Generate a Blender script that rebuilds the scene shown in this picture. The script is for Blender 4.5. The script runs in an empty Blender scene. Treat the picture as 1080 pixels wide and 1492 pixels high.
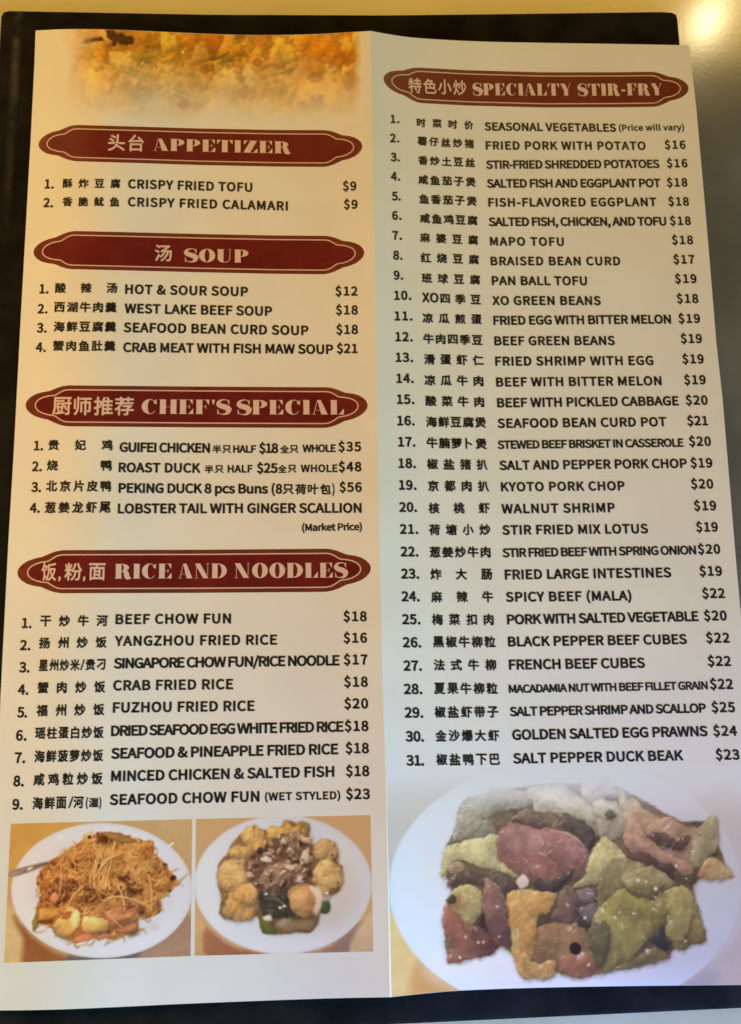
import bpy, math, os
import numpy as np
from mathutils import Vector

# ------------------------------------------------------------------ camera, light, exposure
scene = bpy.context.scene
COL = scene.collection
FPX, CX, CY = 1441.4, 540.0, 746.0            # focal length and centre of the 1080 x 1492 photograph, in its pixels
CAM_LOC = (-0.0218, 0.0714, 0.2827)           # metres; the menu lies on a table at z = 0
CAM_ROT = (0.2013, -0.0657, -0.0199)
cd = bpy.data.cameras.new('camera')
cam = bpy.data.objects.new('camera', cd)
COL.objects.link(cam)
cam.location = CAM_LOC
cam.rotation_euler = CAM_ROT
cd.sensor_fit = 'VERTICAL'
cd.sensor_height = 36.0
cd.lens = 36.0 * FPX / 1492.0
cd.clip_start, cd.clip_end = 0.01, 50.0
scene.camera = cam

world = bpy.data.worlds.new('World')
scene.world = world
world.use_nodes = True
bg = world.node_tree.nodes['Background']
bg.inputs[0].default_value = (1.0, 0.72, 0.42, 1)
bg.inputs[1].default_value = 0.005


def area(name, loc, target, size, power, color, size_y=None):
    l = bpy.data.lights.new(name, 'AREA')
    l.energy, l.color = power, color
    l.shape = 'RECTANGLE' if size_y else 'DISK'
    l.size = size
    if size_y:
        l.size_y = size_y
    o = bpy.data.objects.new(name, l)
    COL.objects.link(o)
    o.location = loc
    o.rotation_euler = (Vector(target) - Vector(loc)).to_track_quat('-Z', 'Y').to_euler()
    return o


# a warm lamp low on the left, the warm-lit ceiling beyond the head of the menu, cool daylight from the right, added cool fills round the foot,
# and the small bare bulb whose reflection shows on the table beyond the menu's top right corner
area('warm_lamp', (-0.45, 0.18, 0.18), (0, 0.14, 0), 0.14, 2.03, (1.0, 0.55, 0.12))
area('warm_ceiling', (0.02, 0.93, 0.60), (0.02, 0.85, 0), 1.25, 5.2, (1.0, 0.57, 0.085), 0.36)
area('ceiling_spot', (-0.47, 0.65, 0.60), (-0.3, 0.5, 0), 0.10, 0.12, (1.0, 0.72, 0.30))
area('cool_fill_overhead', (0.17, -0.19, 0.35), (0.17, -0.17, 0), 0.36, 0.58, (0.88, 0.98, 0.86), 0.18)  # added panel: its reflection pales the strip of table at the foot
area('daylight_side', (0.46, -0.17, 0.105), (0, 0.05, 0), 0.12, 2.72, (0.80, 1.0, 0.62))
area('cool_fill_foot', (0.09, -0.10, 0.07), (0, 0.05, 0), 0.06, 0.30, (0.02, 0.12, 1.0))  # added close by to cool the paper beside the fold
area('cool_fill_left', (-0.15, -0.20, 0.20), (0, 0.05, 0), 0.12, 0.40, (0.10, 0.72, 1.0))  # added fill that cools the lower paper
pl = bpy.data.lights.new('bulb', 'POINT')
pl.energy, pl.color, pl.shadow_soft_size = 0.30, (1.0, 0.86, 0.5), 0.006
po = bpy.data.objects.new('bulb', pl)
COL.objects.link(po)
po.location = (0.378, 0.731, 0.55)

scene.view_settings.view_transform = 'Standard'
scene.view_settings.look = 'None'
scene.view_settings.exposure = 0.0
scene.view_settings.gamma = 1.0
scene.view_settings.use_curve_mapping = False
scene.cycles.filter_width = 1.6            # the photograph is a little soft

# ------------------------------------------------------------------ measuring the photograph: pixel -> point on the real surface
_cx, _sx = math.cos(CAM_ROT[0]), math.sin(CAM_ROT[0])
_cy, _sy = math.cos(CAM_ROT[1]), math.sin(CAM_ROT[1])
_cz, _sz = math.cos(CAM_ROT[2]), math.sin(CAM_ROT[2])
ROT = (np.array([[_cz, -_sz, 0], [_sz, _cz, 0], [0, 0, 1]]) @ np.array([[_cy, 0, _sy], [0, 1, 0], [-_sy, 0, _cy]])
       @ np.array([[1, 0, 0], [0, _cx, -_sx], [0, _sx, _cx]]))
CAMP = np.array(CAM_LOC)


def rays(px):
    px = np.asarray(px, float)
    d = np.stack([(px[:, 0] - CX) / FPX, -(px[:, 1] - CY) / FPX, -np.ones(len(px))], 1)
    return d @ ROT.T


def on_plane(px, z):
    d = rays(px)
    t = (z - CAMP[2]) / d[:, 2]
    return CAMP + d * t[:, None]


BOARD_T = 0.004
RIDGE = 0.0092
FOLD_PX = np.array([(540, 40), (540.2, 60), (547, 430), (554, 830), (557.5, 1000), (562, 1130), (565, 1290), (568, 1453), (568.6, 1480)], float)
_f = on_plane(FOLD_PX, BOARD_T + RIDGE)
_o = np.argsort(_f[:, 1])
FOLD_Y, FOLD_X = _f[_o, 1], _f[_o, 0]


def sheet_z(x, y):
    """height of the bent sheet over the table: a ridge along the fold, both free edges curling up a little"""
    d = x - np.interp(y, FOLD_Y, FOLD_X)
    a = np.abs(d)
    z = BOARD_T + 0.0006 + (RIDGE - 0.0006) * np.exp(-a / np.where(d > 0, 0.030, 0.028))
    hump = 0.0037 * np.exp(-((a - 0.081) / 0.019) ** 2) * np.clip(0.55 + y * 1.7, 0.5, 1.1)
    z = z + np.where(d > 0, 0.0085 * (a / 0.105) ** 2, hump)
    z = z + 0.00025 * np.sin(y * 34.0 + x * 9.0) * np.clip(a / 0.03, 0, 1)
    return z


def on_sheet(px, lift=0.0):
    d = rays(px)
    z = np.full(len(d), BOARD_T + 0.003)
    for _ in range(14):
        t = (z - CAMP[2]) / d[:, 2]
        p = CAMP + d * t[:, None]
        z = 0.5 * z + 0.5 * (sheet_z(p[:, 0], p[:, 1]) + lift)
    t = (z - CAMP[2]) / d[:, 2]
    return CAMP + d * t[:, None]


# ------------------------------------------------------------------ helpers
def lin(c):
    c = np.asarray(c, float) / 255.0
    return np.where(c <= 0.04045, c / 12.92, ((c + 0.055) / 1.055) ** 2.4)


def material(name, color, rough=0.5, spec=0.5):
    m = bpy.data.materials.new(name)
    m.use_nodes = True
    b = m.node_tree.nodes['Principled BSDF']
    b.inputs['Base Color'].default_value = (*color, 1)
    b.inputs['Roughness'].default_value = rough
    b.inputs['Specular IOR Level'].default_value = spec
    return m, m.node_tree, b


def noise_color(nt, b, c0, c1, scale, detail=6.0, coord='Object', lo=0.35, hi=0.65):
    n, l = nt.nodes, nt.links
    tc = n.new('ShaderNodeTexCoord')
    no = n.new('ShaderNodeTexNoise')
    no.inputs['Scale'].default_value = scale
    no.inputs['Detail'].default_value = detail
    r = n.new('ShaderNodeValToRGB')
    r.color_ramp.elements[0].position, r.color_ramp.elements[1].position = lo, hi
    r.color_ramp.elements[0].color = (*c0, 1)
    r.color_ramp.elements[1].color = (*c1, 1)
    l.new(tc.outputs[coord], no.inputs['Vector'])
    l.new(no.outputs['Fac'], r.inputs['Fac'])
    l.new(r.outputs['Color'], b.inputs['Base Color'])
    return tc, no, r


def bump(nt, b, scale, strength, dist):
    n, l = nt.nodes, nt.links
    tc = n.new('ShaderNodeTexCoord')
    no = n.new('ShaderNodeTexNoise')
    no.inputs['Scale'].default_value = scale
    no.inputs['Detail'].default_value = 5.0
    bp = n.new('ShaderNodeBump')
    bp.inputs['Strength'].default_value = strength
    bp.inputs['Distance'].default_value = dist
    l.new(tc.outputs['Object'], no.inputs['Vector'])
    l.new(no.outputs['Fac'], bp.inputs['Height'])
    l.new(bp.outputs['Normal'], b.inputs['Normal'])


def mesh_object(name, verts, faces, mats, parent=None, mat_index=None, smooth=True, colors=None, label=None):
    me = bpy.data.meshes.new(name)
    me.from_pydata([tuple(v) for v in verts], [], [tuple(f) for f in faces])
    for m in (mats if isinstance(mats, (list, tuple)) else [mats]):
        me.materials.append(m)
    if mat_index is not None:
        me.polygons.foreach_set('material_index', np.asarray(mat_index, np.int32))
    me.polygons.foreach_set('use_smooth', np.full(len(me.polygons), smooth))
    if colors is not None:
        at = me.color_attributes.new('ink', 'FLOAT_COLOR', 'POINT')
        at.data.foreach_set('color', np.concatenate([colors, np.ones((len(colors), 1))], 1).astype(np.float32).ravel())
    me.update()
    o = bpy.data.objects.new(name, me)
    COL.objects.link(o)
    if parent:
        o.parent = parent
    if label:
        o['label'] = label
    return o


def grid_faces(nu, nv, off=0):
    i = np.arange(nu - 1)[:, None] * nv + np.arange(nv - 1)[None, :]
    return (np.stack([i, i + nv, i + nv + 1, i + 1], -1).reshape(-1, 4) + off).tolist()


def polyline(pts, ts):
    p = np.asarray(pts, float)
    s = np.concatenate([[0], np.cumsum(np.hypot(*np.diff(p, axis=0).T))])
    s /= s[-1]
    return np.stack([np.interp(ts, s, p[:, 0]), np.interp(ts, s, p[:, 1])], 1)


def smooth_line(pts, n=3):
    p = np.asarray(pts, float)
    for _ in range(n):
        q = [p[0]]
        for a, b in zip(p[:-1], p[1:]):
            q += [a * .75 + b * .25, a * .25 + b * .75]
        q.append(p[-1])
        p = np.array(q)
    return p


def thing(name, label, cat, loc):
    o = bpy.data.objects.new(name, None)
    o.empty_display_size = 0.02
    COL.objects.link(o)
    o.location = loc
    o['label'], o['category'] = label, cat
    return o


# ------------------------------------------------------------------ the table
m_table, nt, b = material('table_laminate', (0.2, 0.2, 0.2), 0.14, 0.75)
b.inputs['IOR'].default_value = 1.8          # a hard glossy laminate
noise_color(nt, b, (0.150, 0.142, 0.128), (0.215, 0.205, 0.19), 26.0, 8.0)
bump(nt, b, 700.0, 0.02, 0.0003)
t = mesh_object('table', [(-1.2, -0.9, 0), (1.2, -0.9, 0), (1.2, 1.0, 0), (-1.2, 1.0, 0), (-1.2, -0.9, -.03), (1.2, -0.9, -.03), (1.2, 1.0, -.03), (-1.2, 1.0, -.03)],
                [(0, 1, 2, 3), (7, 6, 5, 4), (4, 5, 1, 0), (5, 6, 2, 1), (6, 7, 3, 2), (7, 4, 0, 3)], m_table, smooth=False)
t['kind'] = 'structure'

# ------------------------------------------------------------------ the black board under the menu
m_board, nt, b = material('black_leatherette', (0.012, 0.011, 0.010), 0.65, 0.035)
tc, no, r = noise_color(nt, b, (0.0075, 0.0072, 0.007), (0.017, 0.016, 0.015), 90.0, 8.0)
bump(nt, b, 1500.0, 0.18, 0.0004)
# a paler grey streak running along the left edge, in the board's own coordinates
n, l = nt.nodes, nt.links
sep = n.new('ShaderNodeSeparateXYZ')
l.new(tc.outputs['Object'], sep.inputs[0])


def mth(op, a, bb, clamp=False):
    q = n.new('ShaderNodeMath')
    q.operation, q.use_clamp = op, clamp
    for i, v in enumerate((a, bb)):
        if isinstance(v, (int, float)):
            q.inputs[i].default_value = v
        else:
            l.new(v, q.inputs[i])
    return q.outputs[0]


STREAK_X, STREAK_Y = -0.1096, 0.205
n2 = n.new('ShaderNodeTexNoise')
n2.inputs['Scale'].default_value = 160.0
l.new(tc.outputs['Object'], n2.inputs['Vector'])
dx = mth('ABSOLUTE', mth('SUBTRACT', sep.outputs['X'], STREAK_X), 0.0)
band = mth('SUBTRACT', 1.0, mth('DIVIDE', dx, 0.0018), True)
vert = mth('MULTIPLY', mth('SUBTRACT', sep.outputs['Y'], STREAK_Y), 16.0, True)
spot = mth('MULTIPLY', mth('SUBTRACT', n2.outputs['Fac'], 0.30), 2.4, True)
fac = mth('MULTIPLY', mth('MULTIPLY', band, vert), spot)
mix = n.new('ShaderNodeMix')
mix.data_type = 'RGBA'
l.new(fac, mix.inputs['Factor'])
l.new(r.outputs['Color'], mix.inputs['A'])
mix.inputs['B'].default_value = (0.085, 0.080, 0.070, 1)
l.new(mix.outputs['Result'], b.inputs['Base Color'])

board_px = [(0.5, 32), (1, 22), (4, 16.5), (12, 14.5), (300, 19.5), (560, 20.5), (760, 18.5), (965, 16), (980, 17), (986.5, 20), (988.5, 27), (992, 66), (1060, 735), (1133, 1467.5), (610, 1492), (200, 1511), (-74, 1524), (-52, 1020), (-25, 500)]
top = on_plane(board_px, BOARD_T)
k = len(top)
cen = top.mean(0)


def inset(p, d):
    v = p - cen
    ln = np.linalg.norm(v[:, :2], axis=1, keepdims=True)
    q = p - v / ln * d
    q[:, 2] = p[:, 2]
    return q


levels = [(-0.0002, BOARD_T * 0.0 + 0.0002), (0.0, 0.0022), (0.0, 0.0032), (0.00035, 0.0038), (0.0010, 0.0040)]
vs, fs = [], []
for d, z in levels:
    q = inset(top, d)
    q[:, 2] = z
    vs += list(q)
for li in range(len(levels) - 1):
    for i in range(k):
        j = (i + 1) % k
        fs.append((li * k + j, li * k + i, (li + 1) * k + i, (li + 1) * k + j))
fs.append(tuple(reversed(range((len(levels) - 1) * k, len(levels) * k))))
fs.append(tuple(range(k)))
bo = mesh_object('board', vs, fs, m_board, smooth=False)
bo['label'] = 'flat black board with a grey streak along its left edge, lying under the printed menu'
bo['category'] = 'board'

# ------------------------------------------------------------------ the menu sheet
LEFT_E = [(52, 44.5), (50, 100), (45, 200), (29.5, 480), (20.8, 648), (12.8, 782), (2.7, 980), (0, 1035), (-9, 1230), (-22.5, 1472.5)]
TOP_L = [(52, 44.5), (93, 42.3), (155, 42.6), (242, 46.5), (329, 50.3), (377, 51.3), (449, 50.3), (500, 47.6), (540, 45)]
BOT_L = [(-22.5, 1472.5), (50, 1471.8), (100, 1470.5), (200, 1466), (260, 1462.8), (408, 1457), (500, 1454), (568, 1453)]
FOLD_E = [(540, 45)] + [tuple(q) for q in FOLD_PX[2:-1]]
TOP_R = [(540, 45), (570, 50.5), (600, 55), (680, 60), (760, 62), (900, 64), (1004.5, 66)]
RIGHT_E = [(1004.5, 66), (1015, 161), (1027.4, 300), (1035.8, 400), (1044, 501), (1053, 581), (1063, 702), (1073, 823), (1080, 899), (1131, 1434.5)]
BOT_R = [(568, 1453), (600, 1449.5), (640, 1445.5), (672, 1443), (765, 1439.4), (904, 1436.7), (1080, 1435), (1131, 1434.5)]


def by_y(pts, t):
    p = np.asarray(pts, float)
    y = p[0, 1] + (p[-1, 1] - p[0, 1]) * t
    return np.stack([np.interp(y, p[:, 1], p[:, 0]), y], 1)


def by_x(pts, t):
    p = smooth_line(pts, 2)
    x = p[0, 0] + (p[-1, 0] - p[0, 0]) * t
    return np.stack([x, np.interp(x, p[:, 0], p[:, 1])], 1)


def coons(top, bottom, left, right, nu, nv):
    u, v = np.linspace(0, 1, nu), np.linspace(0, 1, nv)
    T, B, L, R = by_x(top, u), by_x(bottom, u), by_y(left, v), by_y(right, v)
    U, V = u[:, None, None], v[None, :, None]
    P = (1 - V) * T[:, None] + V * B[:, None] + (1 - U) * L[None] + U * R[None]
    P -= (1 - U) * (1 - V) * T[0] + U * (1 - V) * T[-1] + (1 - U) * V * B[0] + U * V * B[-1]
    return P.reshape(-1, 2)


m_paper, nt, b = material('menu_paper', (0.78, 0.78, 0.78), 0.6, 0.15)
noise_color(nt, b, (0.765, 0.762, 0.752), (0.80, 0.798, 0.79), 55.0, 6.0)
bump(nt, b, 160.0, 0.03, 0.0006)
m_crease, nt, b = material('white_fold', (0.9, 0.9, 0.9), 0.6, 0.3)
m_ink, nt, b = material('black_ink', (0.016, 0.013, 0.012), 0.38, 0.30)
noise_color(nt, b, (0.010, 0.009, 0.008), (0.034, 0.029, 0.026), 420.0, 4.0)
m_rim, nt, b = material('brown_red_ink', (0.13, 0.03, 0.015), 0.28, 0.22)
noise_color(nt, b, (0.150, 0.030, 0.017), (0.180, 0.040, 0.022), 130.0, 5.0)
m_red, nt, b = material('deep_red_ink', (0.12, 0.012, 0.01), 0.28, 0.22)
noise_color(nt, b, (0.125, 0.0125, 0.0105), (0.155, 0.018, 0.015), 130.0, 5.0)
m_pink, nt, b = material('pale_pink_ink', (0.70, 0.52, 0.47), 0.5, 0.3)
m_photo, nt, b = material('printed_picture', (0.5, 0.5, 0.5), 0.5, 0.15)
va = nt.nodes.new('ShaderNodeVertexColor')
va.layer_name = 'ink'
nt.links.new(va.outputs['Color'], b.inputs['Base Color'])

menu = thing('folded_menu', 'printed paper menu folded down the middle, lying open on the black board', 'menu', (0, 0, 0))


def panel(label, top, bottom, left, right, nu=101, nv=240):
    px = coons(top, bottom, left, right, nu, nv)
    P = on_sheet(px)
    Q = P.copy()
    Q[:, 2] -= 0.00006
    N = len(P)
    fs = grid_faces(nu, nv)
    fs = [tuple(reversed(f)) for f in fs]
    fs = [tuple(reversed(f)) for f in fs]
    back = [tuple(i + N for i in reversed(f)) for f in fs]
    idx = np.arange(N).reshape(nu, nv)
    ring = list(idx[:, 0]) + list(idx[-1, 1:]) + list(idx[-2::-1, -1]) + list(idx[0, -2:0:-1])
    # the cut edge has vertices of its own so that the face keeps its clean shading up to the rim
    k_ = len(ring)
    E0, E1 = P[ring], Q[ring]
    o0 = 2 * N
    side = [(o0 + i, o0 + (i + 1) % k_, o0 + k_ + (i + 1) % k_, o0 + k_ + i) for i in range(k_)]
    o = mesh_object('panel', np.concatenate([P, Q, E0, E1]), [tuple(reversed(f)) for f in fs] + [tuple(reversed(f)) for f in back] + side, m_paper, menu, label=label)
    return o


p_left = panel('panel listing appetizers, soups, chef dishes, rice and noodles', TOP_L, BOT_L, LEFT_E, FOLD_E)
p_right = panel('panel listing thirty-one stir-fry dishes', TOP_R, BOT_R, FOLD_E, RIGHT_E)

# the fold shows a white strip towards its foot
cy = np.linspace(1095, 1452.5, 60)
cx = np.interp(cy, FOLD_PX[:, 1], FOLD_PX[:, 0])
cw = 0.08 + 2.0 * ((cy - 1095) / 357) ** 0.8
A = on_sheet(np.stack([cx - cw * .5, cy], 1), 0.00012)
Bm = on_sheet(np.stack([cx + cw * .5, cy], 1), 0.0002)
Cc = on_sheet(np.stack([cx + cw * 1.3, cy], 1), 0.00012)
nn = len(cy)
fs = []
for i in range(nn - 1):
    fs += [(i, i + nn, i + nn + 1, i + 1), (i + nn, i + 2 * nn, i + 2 * nn + 1, i + nn + 1)]
mesh_object('fold_crease', np.concatenate([A, Bm, Cc]), [tuple(reversed(f)) for f in fs], m_crease, menu, label='white cracked lower end of the fold')

L_PHOTO, L_RED, L_RED2, L_LINE, L_TEXT = 0.000014, 0.000016, 0.000022, 0.000030, 0.000060

# ------------------------------------------------------------------ section banners
PROFILE = np.array([(0, 0), (.5, 3.2), (2, 6.3), (6, 10.6), (12, 14.5), (20, 17.3), (27, 18.8), (31, 19.4), (36, 21.6), (43, 24.6), (50, 26.8), (58, 28), (66, 28)]) / 28.0
INNER = np.array([(13, 0), (13.4, 2.2), (14.5, 4.5), (18, 8), (24, 11), (31, 12.8), (37, 13.5), (40, 14.0), (42.5, 15.6), (47, 18.6), (52, 21), (58, 22), (66, 22)]) / 28.0


def strip(cl, prof_l, prof_r, x0, x1, hl, hr, n=260):
    """px outline rows of a banner: cl = centre line points, x0/x1 the tips, hl/hr half heights at both ends"""
    e = np.concatenate([np.linspace(0, 1, 70) ** 2 * 66 / 28 * hl])
    xs = np.concatenate([x0 + e, np.linspace(x0 + 66 / 28 * hl, x1 - 66 / 28 * hr, n)[1:-1], (x1 - np.linspace(0, 1, 70) ** 2 * 66 / 28 * hr)[::-1]])
    c = np.asarray(cl, float)
    yc = np.interp(xs, c[:, 0], c[:, 1])
    ker = np.ones(1)
    h = np.interp(xs, [x0, x1], [hl, hr])
    hh = np.minimum(np.interp((xs - x0) / hl, prof_l[:, 0], prof_l[:, 1]), np.interp((x1 - xs) / hr, prof_r[:, 0], prof_r[:, 1])) * h
    ok = hh > 1e-6
    return xs, yc, hh, ok


def lean(x):
    return -0.05 + 0.000128 * np.asarray(x)


def band_mesh(xs, yc, lo, hi, rows, lift):
    t = np.linspace(0, 1, rows)
    Y = yc[:, None] + lo[:, None] + (hi - lo)[:, None] * t[None, :]
    X = np.repeat(xs[:, None], rows, 1) + lean(xs)[:, None] * (Y - yc[:, None])
    return on_sheet(np.stack([X.ravel(), Y.ravel()], 1), lift), [tuple(reversed(f)) for f in grid_faces(len(xs), rows)]


def rect(a, b_, c, d):
    return [(a, b_), (c, b_), (c, d), (a, d)]


def arc(cx_, cy_, rx, ry, a0, a1, n=14):
    return [(cx_ + rx * math.cos(math.radians(a)), cy_ + ry * math.sin(math.radians(a))) for a in np.linspace(a0, a1, n)]


def crescent(cx_, cy_, ro, so, ri, si, a0, a1):
    """list of quads between an outer and an inner ellipse arc"""
    o, i = arc(cx_, cy_, ro, so, a0, a1), arc(cx_, cy_, ri, si, a0, a1)
    return [[o[k], o[k + 1], i[k + 1], i[k]] for k in range(len(o) - 1)]


def ribbon(path, widths):
    p = smooth_line(path, 2)
    s = np.linspace(0, 1, len(p))
    w = np.interp(s, np.linspace(0, 1, len(widths)), widths)
    tn = np.gradient(p, axis=0)
    tn /= np.linalg.norm(tn, axis=1, keepdims=True)
    nr = np.stack([-tn[:, 1], tn[:, 0]], 1)
    a, c = p + nr * w[:, None] / 2, p - nr * w[:, None] / 2
    return [[tuple(a[k]), tuple(a[k + 1]), tuple(c[k + 1]), tuple(c[k])] for k in range(len(p) - 1)]


HL = .022
STEM = [rect(.06, 0, .39, 1), rect(0, 0, .06, HL), rect(0, 1 - HL, .06, 1), rect(.39, 0, .45, HL)]
GLYPH = {
    'A': (.92, [[(.30, 1), (.50, 1), (.88, 0), (.52, 0)], [(.29, .97), (.32, .97), (.13, .02), (.09, .02)], rect(0, 0, .22, HL), rect(.2, .28, .50, .28 + HL)]),
    'P': (.86, STEM + crescent(.40, .72, .44, .28, .13, .24, -90, 90)),
    'E': (.82, STEM + [rect(.39, 1 - HL, .76, 1), [(.76, 1 - HL), (.76, .68), (.73, .68), (.58, 1 - HL)], rect(.45, 0, .79, HL), [(.79, HL), (.54, HL), (.76, .36), (.79, .36)], rect(.39, .49, .56, .49 + HL), [(.56, .38), (.60, .38), (.60, .63), (.56, .63)]]),
    'F': (.78, STEM + [rect(.39, 1 - HL, .76, 1), [(.76, 1 - HL), (.76, .66), (.73, .66), (.56, 1 - HL)], rect(.39, .49, .56, .49 + HL), [(.56, .38), (.60, .38), (.60, .63), (.56, .63)]]),
    'T': (.92, [rect(.295, 0, .625, 1), rect(0, 1 - HL, .295, 1), rect(.625, 1 - HL, .92, 1), [(0, 1 - HL), (0, .68), (.03, .68), (.2, 1 - HL)], [(.92, 1 - HL), (.72, 1 - HL), (.89, .68), (.92, .68)], rect(.24, 0, .295, HL), rect(.625, 0, .68, HL)]),
    'I': (.45, STEM),
    'Z': (.88, [[(.46, 1), (.84, 1), (.42, 0), (.03, 0)], rect(.06, 1 - HL, .46, 1), [(.06, 1 - HL), (.06, .68), (.09, .68), (.28, 1 - HL)], rect(.42, 0, .86, HL), [(.86, HL), (.62, HL), (.83, .34), (.86, .34)]]),
    'R': (.98, STEM + crescent(.40, .74, .43, .26, .12, .22, -90, 90) + ribbon([(.52, .48), (.66, .42), (.70, .2), (.74, .05), (.96, .04)], [.1, .3, .31, .26, .02])),
    'S': (.76, ribbon([(.66, .70), (.64, .96), (.36, 1.02), (.12, .90), (.10, .62), (.52, .48), (.68, .34), (.60, .04), (.36, -.02), (.10, .04), (.06, .32)], [.02, .05, .05, .14, .32, .36, .34, .16, .05, .05, .02]) + [rect(.66, .68, .70, 1), rect(.04, 0, .08, .34)]),
    'O': (.96, crescent(.48, .5, .47, .52, .14, .475, 90, 270) + crescent(.48, .5, .47, .52, .14, .475, -90, 90)),
    'U': (.92, [rect(.06, .3, .39, 1), rect(0, 1 - HL, .06, 1), rect(.39, 1 - HL, .45, 1), rect(.74, .3, .775, 1), rect(.66, 1 - HL, .86, 1)] + crescent(.4175, .3, .3575, .32, .03, .26, 180, 270) + crescent(.4475, .3, .3275, .32, .2925, .27, 270, 360)),
    'C': (.88, crescent(.48, .5, .47, .52, .14, .475, 90, 270) + crescent(.48, .5, .33, .52, .30, .475, 30, 90) + crescent(.48, .5, .33, .52, .30, .475, 270, 325) + [rect(.78, .66, .82, 1), [(.66, .76), (.78, .68), (.78, .9), (.7, .95)]]),
    'H': (1.02, [rect(.06, 0, .38, 1), rect(.64, 0, .96, 1), rect(.38, .48, .64, .48 + HL), rect(0, 0, .06, HL), rect(0, 1 - HL, .06, 1), rect(.96, 0, 1.02, HL), rect(.96, 1 - HL, 1.02, 1)]),
    "'": (.24, [[(.05, 1), (.22, 1), (.16, .66), (.11, .66)]]),
    'L': (.80, STEM + [rect(.45, 0, .78, HL), [(.78, HL), (.52, HL), (.75, .38), (.78, .38)]]),
    'N': (.98, [[(.03, 1), (.36, 1), (.88, 0), (.56, 0)], rect(.12, 0, .15, .80), rect(.02, 0, .25, HL), rect(.82, .2, .85, 1), rect(.74, 1 - HL, .96, 1)]),
    'D': (1.0, STEM[:3] + crescent(.41, .5, .56, .5, .24, .46, -90, 90)),
    'Y': (.90, [[(.02, 1), (.38, 1), (.62, .48), (.62, 0), (.30, 0), (.30, .44)], [(.60, .54), (.63, .52), (.83, .98), (.79, .98)], rect(.70, 1 - HL, .92, 1)]),
    '-': (.42, [rect(.06, .34, .36, .50)]),
    ' ': (.26, []),
}

TEXT_JOBS = []          # (bucket, font, text, x0, x1, yl, yr, height, mode)


class Bucket:
    def __init__(self):
        self.v, self.f, self.m, self.n = [], [], [], 0

    def add(self, v, f, mi):
        self.v.append(np.asarray(v))
        self.f += [tuple(i + self.n for i in q) for q in f]
        self.m += [mi] * len(f)
        self.n += len(v)


def fat_face(bk, word, x0, x1, yl, yr, h, mi, lift):
    gap = .075
    W = sum(GLYPH[c][0] + gap for c in word) - gap
    sx = (x1 - x0) / W
    cur, kk = 0.0, 0
    for c in word:
        w, polys = GLYPH[c]
        for pg in polys:
            q = np.array(pg, float)
            X = x0 + (cur + q[:, 0]) * sx
            yc = yl + (yr - yl) * (X - x0) / (x1 - x0)
            Y = yc - (q[:, 1] - .5) * h
            X = X + lean(X) * (Y - yc)
            ar = np.sum(X * np.roll(Y, -1) - np.roll(X, -1) * Y)
            kk += 1
            P = on_sheet(np.stack([X, Y], 1), lift + 2e-6 * (kk % 9))
            f = tuple(range(len(pg)))
            bk.add(P, [f if ar < 0 else tuple(reversed(f))], mi)
        cur += w + gap


def banner(cl, x0, x1, hl, hr, cjk, words):
    bk = Bucket()
    xs, yc, hh, ok = strip(cl, PROFILE, PROFILE, x0, x1, hl, hr)
    v, f = band_mesh(xs, yc, -hh, hh, 9, L_RED)
    bk.add(v, f, 0)
    xs, yc, hh, ok = strip(cl, INNER, INNER, x0, x1, hl, hr)
    s = (xs > x0 + 13 / 28 * hl) & (xs < x1 - 13 / 28 * hr)
    xs, yc, hh = xs[s], yc[s], hh[s]
    v, f = band_mesh(xs, yc, -hh, hh, 9, L_RED2)
    bk.add(v, f, 1)
    # the fine pale line round the inner field: one closed ribbon of even width
    X = np.concatenate([xs + lean(xs) * -hh, (xs + lean(xs) * hh)[::-1]])
    Y = np.concatenate([yc - hh, (yc + hh)[::-1]])
    p = np.stack([X, Y], 1)
    keep = np.concatenate([[True], np.hypot(*np.diff(p, axis=0).T) > .25])
    p = p[keep]
    tn = np.roll(p, -1, 0) - np.roll(p, 1, 0)
    tn /= np.maximum(np.linalg.norm(tn, axis=1, keepdims=True), 1e-9)
    nr = np.stack([-tn[:, 1], tn[:, 0]], 1)
    wl = 0.75 * hl / 28
    a, c = on_sheet(p + nr * wl, L_LINE), on_sheet(p - nr * wl, L_LINE)
    k_ = len(p)
    bk.add(np.concatenate([a, c]), [(i, (i + 1) % k_, k_ + (i + 1) % k_, k_ + i) for i in range(k_)], 2)
    for (s_, a0, a1, yl, yr, hgt) in cjk:
        TEXT_JOBS.append((bk, 'cjk', s_, a0, a1, yl, yr, hgt, 3))
    for (s_, a0, a1, yl, yr, hgt) in words:
        fat_face(bk, s_, a0, a1, yl, yr, hgt, 3, L_TEXT)
    return bk


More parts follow.
